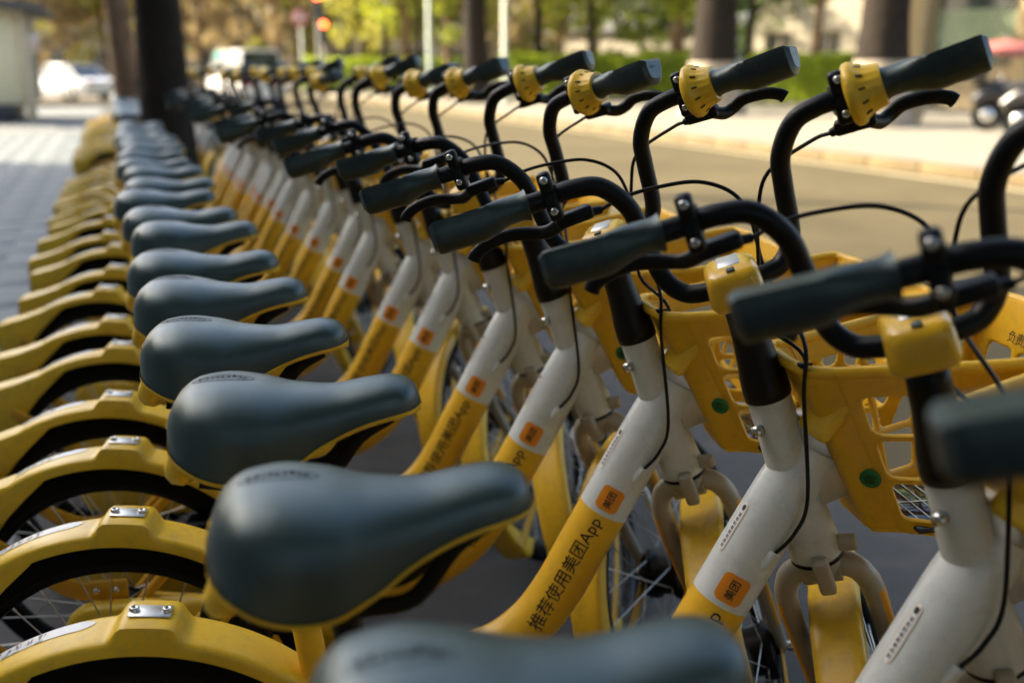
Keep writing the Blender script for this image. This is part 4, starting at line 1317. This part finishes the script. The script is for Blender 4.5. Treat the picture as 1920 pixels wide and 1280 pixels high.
# scoops on either side of the head tube
for s_ in (-1, 1):
    m2 = MB()
    zz_ = Vector((-.80, .25 * s_, .54)).normalized(); xx_ = Vector((0, 1, 0)).cross(zz_).normalized(); yy_ = zz_.cross(xx_)
    rbox(m2, (.070, .052, .018), basis((.6235, s_ * .039, .893), tuple(xx_), tuple(yy_), tuple(zz_)), .0085, 4)
    kids.append(ch('hand_scoop', m2.mesh('hand_scoop', YEL)))
m2 = MB()
rimp = [(BKt + .036, -HT * .99, Z1b), (BKt + .010, -HT * .82, Z1b), (BKt - .002, -HT * .45, Z1b + .003), (BKt - .004, 0, Z1b + .004), (BKt - .002, HT * .45, Z1b + .003), (BKt + .010, HT * .82, Z1b), (BKt + .036, HT * .99, Z1b), (.785, (HT + HTF) / 2 + .008, (Z1b + Z1f) / 2), (FRt - .03, HTF - .002, Z1f), (FRt + .002, HTF - .022, Z1f), (FRt + .006, 0, Z1f), (FRt + .002, -HTF + .022, Z1f), (FRt - .03, -HTF + .002, Z1f), (.785, -(HT + HTF) / 2 - .008, (Z1b + Z1f) / 2), (BKt + .036, -HT * .99, Z1b)]
tube(m2, catmull(rimp, 5), .0075, 10, up=(0, 0, 1), ry=.0065); kids.append(ch('rim', m2.mesh('rim', YELB)))
# green round sticker on the near corner of the back shell
a_s = Vector((.6755, -.0570, .812))
nrm_s = Vector((-.62, -.75, -.26)).normalized()
SMt = T(*(a_s)) @ nrm_s.to_track_quat('Z', 'Y').to_matrix().to_4x4()
m2 = MB(); lathe(m2, [(0, .0022), (.0125, .002), (.0130, 0)], 20, 0, SMt)
rr = random.Random(9)
for k in range(4):
    rbox(m2, (.012, .0018, .0004), SMt @ T(rr.uniform(-.002, .002), -.005 + k * .0034, .0024), 0, 1, 1)
kids.append(ch('round_sticker', m2.mesh('round_sticker', [GREEN, INKG])))
# front plate with small printing, facing the rider
FN = Vector((FRt - FRb, 0, Z1f - Z0)).normalized()
pz = Z1f - .047; px_ = FRt - (Z1f - pz) / (Z1f - Z0) * (FRt - FRb) - .0095
def on_front(x, y): return (px_ + y * FN.x * 1.0, .075 - x, pz + y * FN.z)
vs, fs, W = text_mesh('负责人', .017, on_front, cuts=0, bold=.01)
m2 = MB(); m2.add(vs, fs, 0, False)
for k in range(5):
    x0 = .062 + k * .007
    m2.add([on_front(x0, 0), on_front(x0 + .0022, 0), on_front(x0 + .0062, .014), on_front(x0 + .004, .014)], [(0, 1, 2, 3)], 0, False)
cc = [on_front(.112 + .0055 * math.cos(2 * PI * k / 16), .006 + .0065 * math.sin(2 * PI * k / 16)) for k in range(16)]
m2.add(cc, [tuple(range(16))], 0, False)
kids.append(ch('front_lettering', m2.mesh('front_lettering', INK), False))
m2 = MB(); rbox(m2, (.14, .15, .006), T(.805, 0, Z0 + .009), .001, 1)
for k in range(8): rbox(m2, (.0016, .145, .001), T(.748 + k * .0164, 0, Z0 + .0126), 0, 1, 1)
for k in range(3): rbox(m2, (.138, .003, .001), T(.805, -.06 + k * .06, Z0 + .0128), 0, 1, 1)
kids.append(ch('solar_panel', m2.mesh('solar_panel', [SOLAR, STEEL])))
part('basket', basket_me, children=kids)
mb = MB(); rbox(mb, (.052, .050, .118), SM0 @ T(.044, 0, -.248), .003, 1); rbox(mb, (.006, .082, .118), SM0 @ T(.068, 0, -.248), .002, 1)
kids = []
for zz in (-.212, -.288):
    for s_ in (-1, 1):
        m2 = MB(); lathe(m2, [(.0055, 0), (.0055, .004), (.003, .007), (0, .007)], 6, 0, SM0 @ T(.064, s_ * .035, zz) @ RY(-90)); kids.append(ch('bolt', m2.mesh('bolt', STEEL), False))
part('basket_bracket', mb.mesh('basket_bracket', ALU), children=kids)

# ---- saddle
NS = 44
ss = np.linspace(0, 1, NS)
ss = .5 - .5 * np.cos(PI * ss) * (1 - .25 * np.sin(PI * ss) ** 2)
ss[0] = 0; ss[-1] = 1
def curve(xs, ys):
    t, y = pchip(xs, ys, 400); return lambda s_: float(np.interp(s_, t, y))
WX = [0, .01, .03, .07, .14, .25, .36, .48, .60, .72, .84, .92, .965, .988, 1]
WY = [0.012, .030, .048, .066, .080, .086, .081, .066, .052, .044, .0405, .0365, .029, .018, .006]
TX = [0, .015, .05, .12, .22, .35, .50, .64, .78, .88, .945, .98, 1]
TY = [.902, .917, .935, .947, .9505, .947, .939, .9365, .9425, .9455, .942, .935, .921]
BX = [0, .08, .2, .34, .48, .62, .8, .92, 1]
BY = [.884, .874, .861, .856, .865, .885, .904, .911, .914]
fw_, ft, fb = curve(WX, WY), curve(TX, TY), curve(BX, BY)
def u_of(s_): return -.133 + .279 * s_
mb = MB(); vs = []; fs = []; seg = 26
for s_ in ss:
    w_, t_, b_ = fw_(s_), ft(s_), fb(s_)
    b_ = min(b_, t_ - .006)
    k_ = min(1, max(0, (s_ - .3) / .4)); pw = .80 * (1 - k_) + .92 * k_
    flat = 1.0
    for j in range(seg + 1):
        ph = PI * j / seg
        c_, sn = math.cos(ph), max(0.0, math.sin(ph))
        y = math.copysign(abs(c_) ** pw, c_) * w_
        # side walls drop steeply, top domed
        z = b_ + (t_ - b_) * (sn ** (.48 * (1 - k_) + .60 * k_))
        vs.append((u_of(s_) - .010 * (1 - sn) * (1 if s_ < .2 else 0) * 0, y, z))
for i in range(NS - 1):
    for j in range(seg):
        fs.append((i * (seg + 1) + j, i * (seg + 1) + j + 1, (i + 1) * (seg + 1) + j + 1, (i + 1) * (seg + 1) + j))
fs += [tuple(range(seg + 1)), tuple(range((NS - 1) * (seg + 1), NS * (seg + 1)))[::-1]]
mb.add(vs, fs, 0)
sad_me = mb.mesh('saddle', SADM)
kids = []
mb = MB(); vs = []; fs = []
for s_ in ss:
    w_, b_, t_ = fw_(s_) + .0016, fb(s_), ft(s_); b_ = min(b_, t_ - .006); u_ = u_of(s_) + (.0015 if s_ > .5 else -.0015) * (abs(s_ - .5) * 2) ** 6
    vs += [(u_, w_, b_ + .0022), (u_, w_ + .0004, b_ - .001), (u_, w_ - .003, b_ - .004), (u_, 0, b_ - .010), (u_, -w_ + .003, b_ - .004), (u_, -w_ - .0004, b_ - .001), (u_, -w_, b_ + .0022)]
for i in range(NS - 1):
    for j in range(6): fs.append((i * 7 + j, i * 7 + j + 1, (i + 1) * 7 + j + 1, (i + 1) * 7 + j))
fs += [tuple(range(7)), tuple(range((NS - 1) * 7, NS * 7))[::-1]]
mb.add(vs, fs, 0); kids.append(ch('saddle_pan', mb.mesh('saddle_pan', YEL, 50)))
mb = MB(); tube(mb, catmull([(-.112, -.030, .878), (-.122, -.024, .854), (-.120, 0, .846), (-.122, .024, .854), (-.112, .030, .878)], 5), .016, 10); rbox(mb, (.04, .06, .03), T(-.102, 0, .860), .01, 3); kids.append(ch('tail_handle', mb.mesh('tail_handle', YEL)))
mb = MB()
for s_ in (-1, 1):
    tube(mb, catmull([(.112, s_ * .012, .902), (.075, s_ * .018, .880), (.040, s_ * .022, .838), (.0, s_ * .022, .832), (-.05, s_ * .024, .832), (-.10, s_ * .03, .842)], 4), .006, 8, up=(0, 1, 0), ry=.009)
kids.append(ch('saddle_rail', mb.mesh('saddle_rail', BLK)))
mb = MB(); rbox(mb, (.045, .06, .03), T(-.026, 0, .842), .006, 2); lathe(mb, [(.007, -.036), (.007, .036)], 10, 0, T(-.026, 0, .842) @ RX(90)); kids.append(ch('saddle_clamp', mb.mesh('saddle_clamp', BLK)))
# yellow tag on the tail, embossed mark on top
mb = MB(); rbox(mb, (.002, .024, .022), T(-.1235, -.028, .912) @ RZ(30) @ RY(18), .0008, 1); kids.append(ch('tail_tag', mb.mesh('tail_tag', YEL), False))
mb = MB()
def on_saddle(u, y, lift):
    s_ = (u + .133) / .279; w_, t_, b_ = fw_(s_), ft(s_), fb(s_)
    c_ = min(1, abs(y) / w_) ** (1 / .80); sn = math.sqrt(max(0, 1 - c_ * c_)) ** .48
    return (u, y, b_ + (t_ - b_) * sn + lift)
rr = random.Random(4)
for i in range(9):
    u0 = -.098 + i * .0060
    for k in range(4):
        a_ = rr.uniform(0, .0035); y = rr.uniform(-.005, .001); l = rr.uniform(.002, .006)
        if k % 2: q_ = [(u0 + a_, y), (u0 + a_ + .0015, y), (u0 + a_ + .0015, y + l), (u0 + a_, y + l)]
        else: q_ = [(u0, y), (u0 + .0048, y), (u0 + .0048, y + .0016), (u0, y + .0016)]
        mb.add([on_saddle(a, b + .006, .0006) for a, b in q_], [(0, 1, 2, 3)], 0, False)
ov = [on_saddle(-.071 + .034 * math.cos(2 * PI * k / 40), .004 + .0095 * math.sin(2 * PI * k / 40), .0002) for k in range(41)]
tube(mb, ov, .00022, 4, cap=False)
kids.append(ch('embossed_mark', mb.mesh('embossed_mark', EMB), False))
part('saddle', sad_me, children=kids)

# ---- cables per steering angle
def cable_mesh(deg):
    SMx = steerM(deg)
    res = []
    def S_(p): return tuple(SMx @ Vector(p))
    ent = CABLE_IN
    hub_ = LEVCAB[1]; rub_ = LEVCAB[-1]
    mb = MB()   # left lever cable sweeps over the front, down beside the stem into the down tube
    e2_ = Vector(ent)
    upd = Vector((axd[0], axd[1], axd[2]))
    pts = [S_(hub_), S_(hub_ + Vector((.018, -.028, .002))), S_((.066, .055, .119)), S_((.072, .005, .108)), S_((.068, -.030, .082)), S_((.062, -.041, .045)), S_((.056, -.040, -.02)), Vector((.580, -.052, .985)), Vector((.583, -.058, .92)), e2_ + Vector((.030, -.012, .075)), e2_ + upd * .03 + Vector((.006, -.006, 0)), e2_ - upd * .004]
    tube(mb, catmull([tuple(p) for p in pts], 6), .0025, 7); res.append(mb.mesh('brake_cable', BLKP))
    mb = MB()
    pts = [S_(rub_), S_(rub_ + Vector((.014, .020, -.004))), S_((.050, -.075, .098)), S_((.053, -.052, .058)), S_((.052, -.036, .0)), S_((.058, -.020, -.08)), Vector((.612, .012, .945)), Vector((.640, .046, .86)), Vector((.655, .050, .79)), S_((.02, .056, -.46))]
    tube(mb, catmull([tuple(p) for p in pts], 6), .0025, 7); res.append(mb.mesh('brake_cable', BLKP))
    mb = MB()
    M = SMx @ T(.0535, -.05, -.055)
    c_ = Vector((.5815, -.052, .955))
    rbox(mb, (.010, .010, .005), T(*c_), .001, 1); tube(mb, [tuple(c_), (c_.x + .010, c_.y - .004, c_.z + .002)], .0018, 5); res.append(mb.mesh('cable_tie', BLKP))
    return res


# ------------------------------------------------------------------ the row
SP = 1.0
HEAD = -13.0
idx = [-.21, .03, .326, .624, .919, 1.223, 1.504, 1.889, 2.187]
DXK = {0: -.008, 1: .055, 2: .028, 3: .012, 4: -.008, 5: -.010, 6: -.015, 7: -.005, 8: -.013}
DHK = {0: 0, 1: 5.0, 2: 2.7, 3: -.5, 4: -.8, 5: -1.7, 6: -.2, 7: .8, 8: -.3}
while idx[-1] < 6.6: idx.append(idx[-1] + random.choice([.25, .29, .33, .42]) + random.uniform(-.02, .02))
idx2 = [8.2]
while idx2[-1] < 14.2: idx2.append(idx2[-1] + random.choice([.26, .33, .40, .52]) + random.uniform(-.02, .02))
steer0 = {-1: 56, 0: 56, 1: 65, 2: 75, 3: 68, 4: 54, 5: 74, 6: 60, 7: 57}
ordn = ['nearest', 'second', 'third', 'fourth', 'fifth', 'sixth', 'seventh', 'eighth', 'ninth', 'tenth', 'eleventh', 'twelfth', 'thirteenth', 'fourteenth', 'fifteenth', 'sixteenth', 'seventeenth', 'eighteenth', 'nineteenth', 'twentieth', 'twenty-first', 'twenty-second', 'twenty-third', 'twenty-fourth', 'twenty-fifth', 'twenty-sixth', 'twenty-seventh']
LAB = {0: 'nearest share bike, only its blurred left grip showing at the right edge',
       1: 'share bike with the blurred saddle cut off at the bottom edge, second from the camera',
       2: 'share bike with the whole large saddle at lower left, third from the camera',
       3: 'share bike with only App lettering showing above the near saddle, fourth from the camera',
       4: 'share bike showing the whole black slogan on its yellow tube, fifth from the camera'}
cab_cache = {}
rb = random.Random(77)
for n_, p in enumerate(idx + idx2):
    beyond = n_ >= len(idx)
    st = steer0.get(n_ , None)
    st = steer0.get(n_ - 1, rb.choice([44, 54, 62, 70, 80, 92]))
    hd = HEAD + DHK.get(n_, rb.uniform(-2.6, 2.6))
    dx = DXK.get(n_, -.013 + rb.uniform(-.022, .022))
    o = Vector((dx, p, -.06))
    lean = 0 if n_ < 6 else rb.uniform(-1.6, 1.6)
    if beyond: lab = 'out-of-focus yellow share bike in the row beyond the dark tree trunk'
    else: lab = LAB.get(n_, 'yellow and white share bike, %s in the row from the camera' % (ordn[n_] if n_ < len(ordn) else 'a far one'))
    far = n_ > 11
    root = obj('share_bike', None, None, T(*o) @ RZ(hd) @ RX(lean), label=lab, category='bicycle', group='share bikes parked beyond the tree trunk' if beyond else 'yellow share bikes parked in a row')
    SMx = steerM(st)
    SMf = steerM(st + {3: -9, 4: 3}.get(n_, -4))
    for (name, me, space, farok, kids, plab) in SPEC:
        if far and not farok: continue
        po = obj(name, me, root, (SMf if name in ('fork', 'front_wheel', 'front_fender') else SMx) if space == 's' else None, label=plab)
        for (cn, cme, cfar, clab, ckind) in kids:
            if far and not cfar: continue
            obj(cn, cme, po, None, label=clab, kind=ckind)
    if st not in cab_cache: cab_cache[st] = cable_mesh(st)
    cm = cab_cache[st]
    obj('brake_cable', cm[0], root); obj('brake_cable', cm[1], root)
    if not far: obj('cable_tie', cm[2], root)
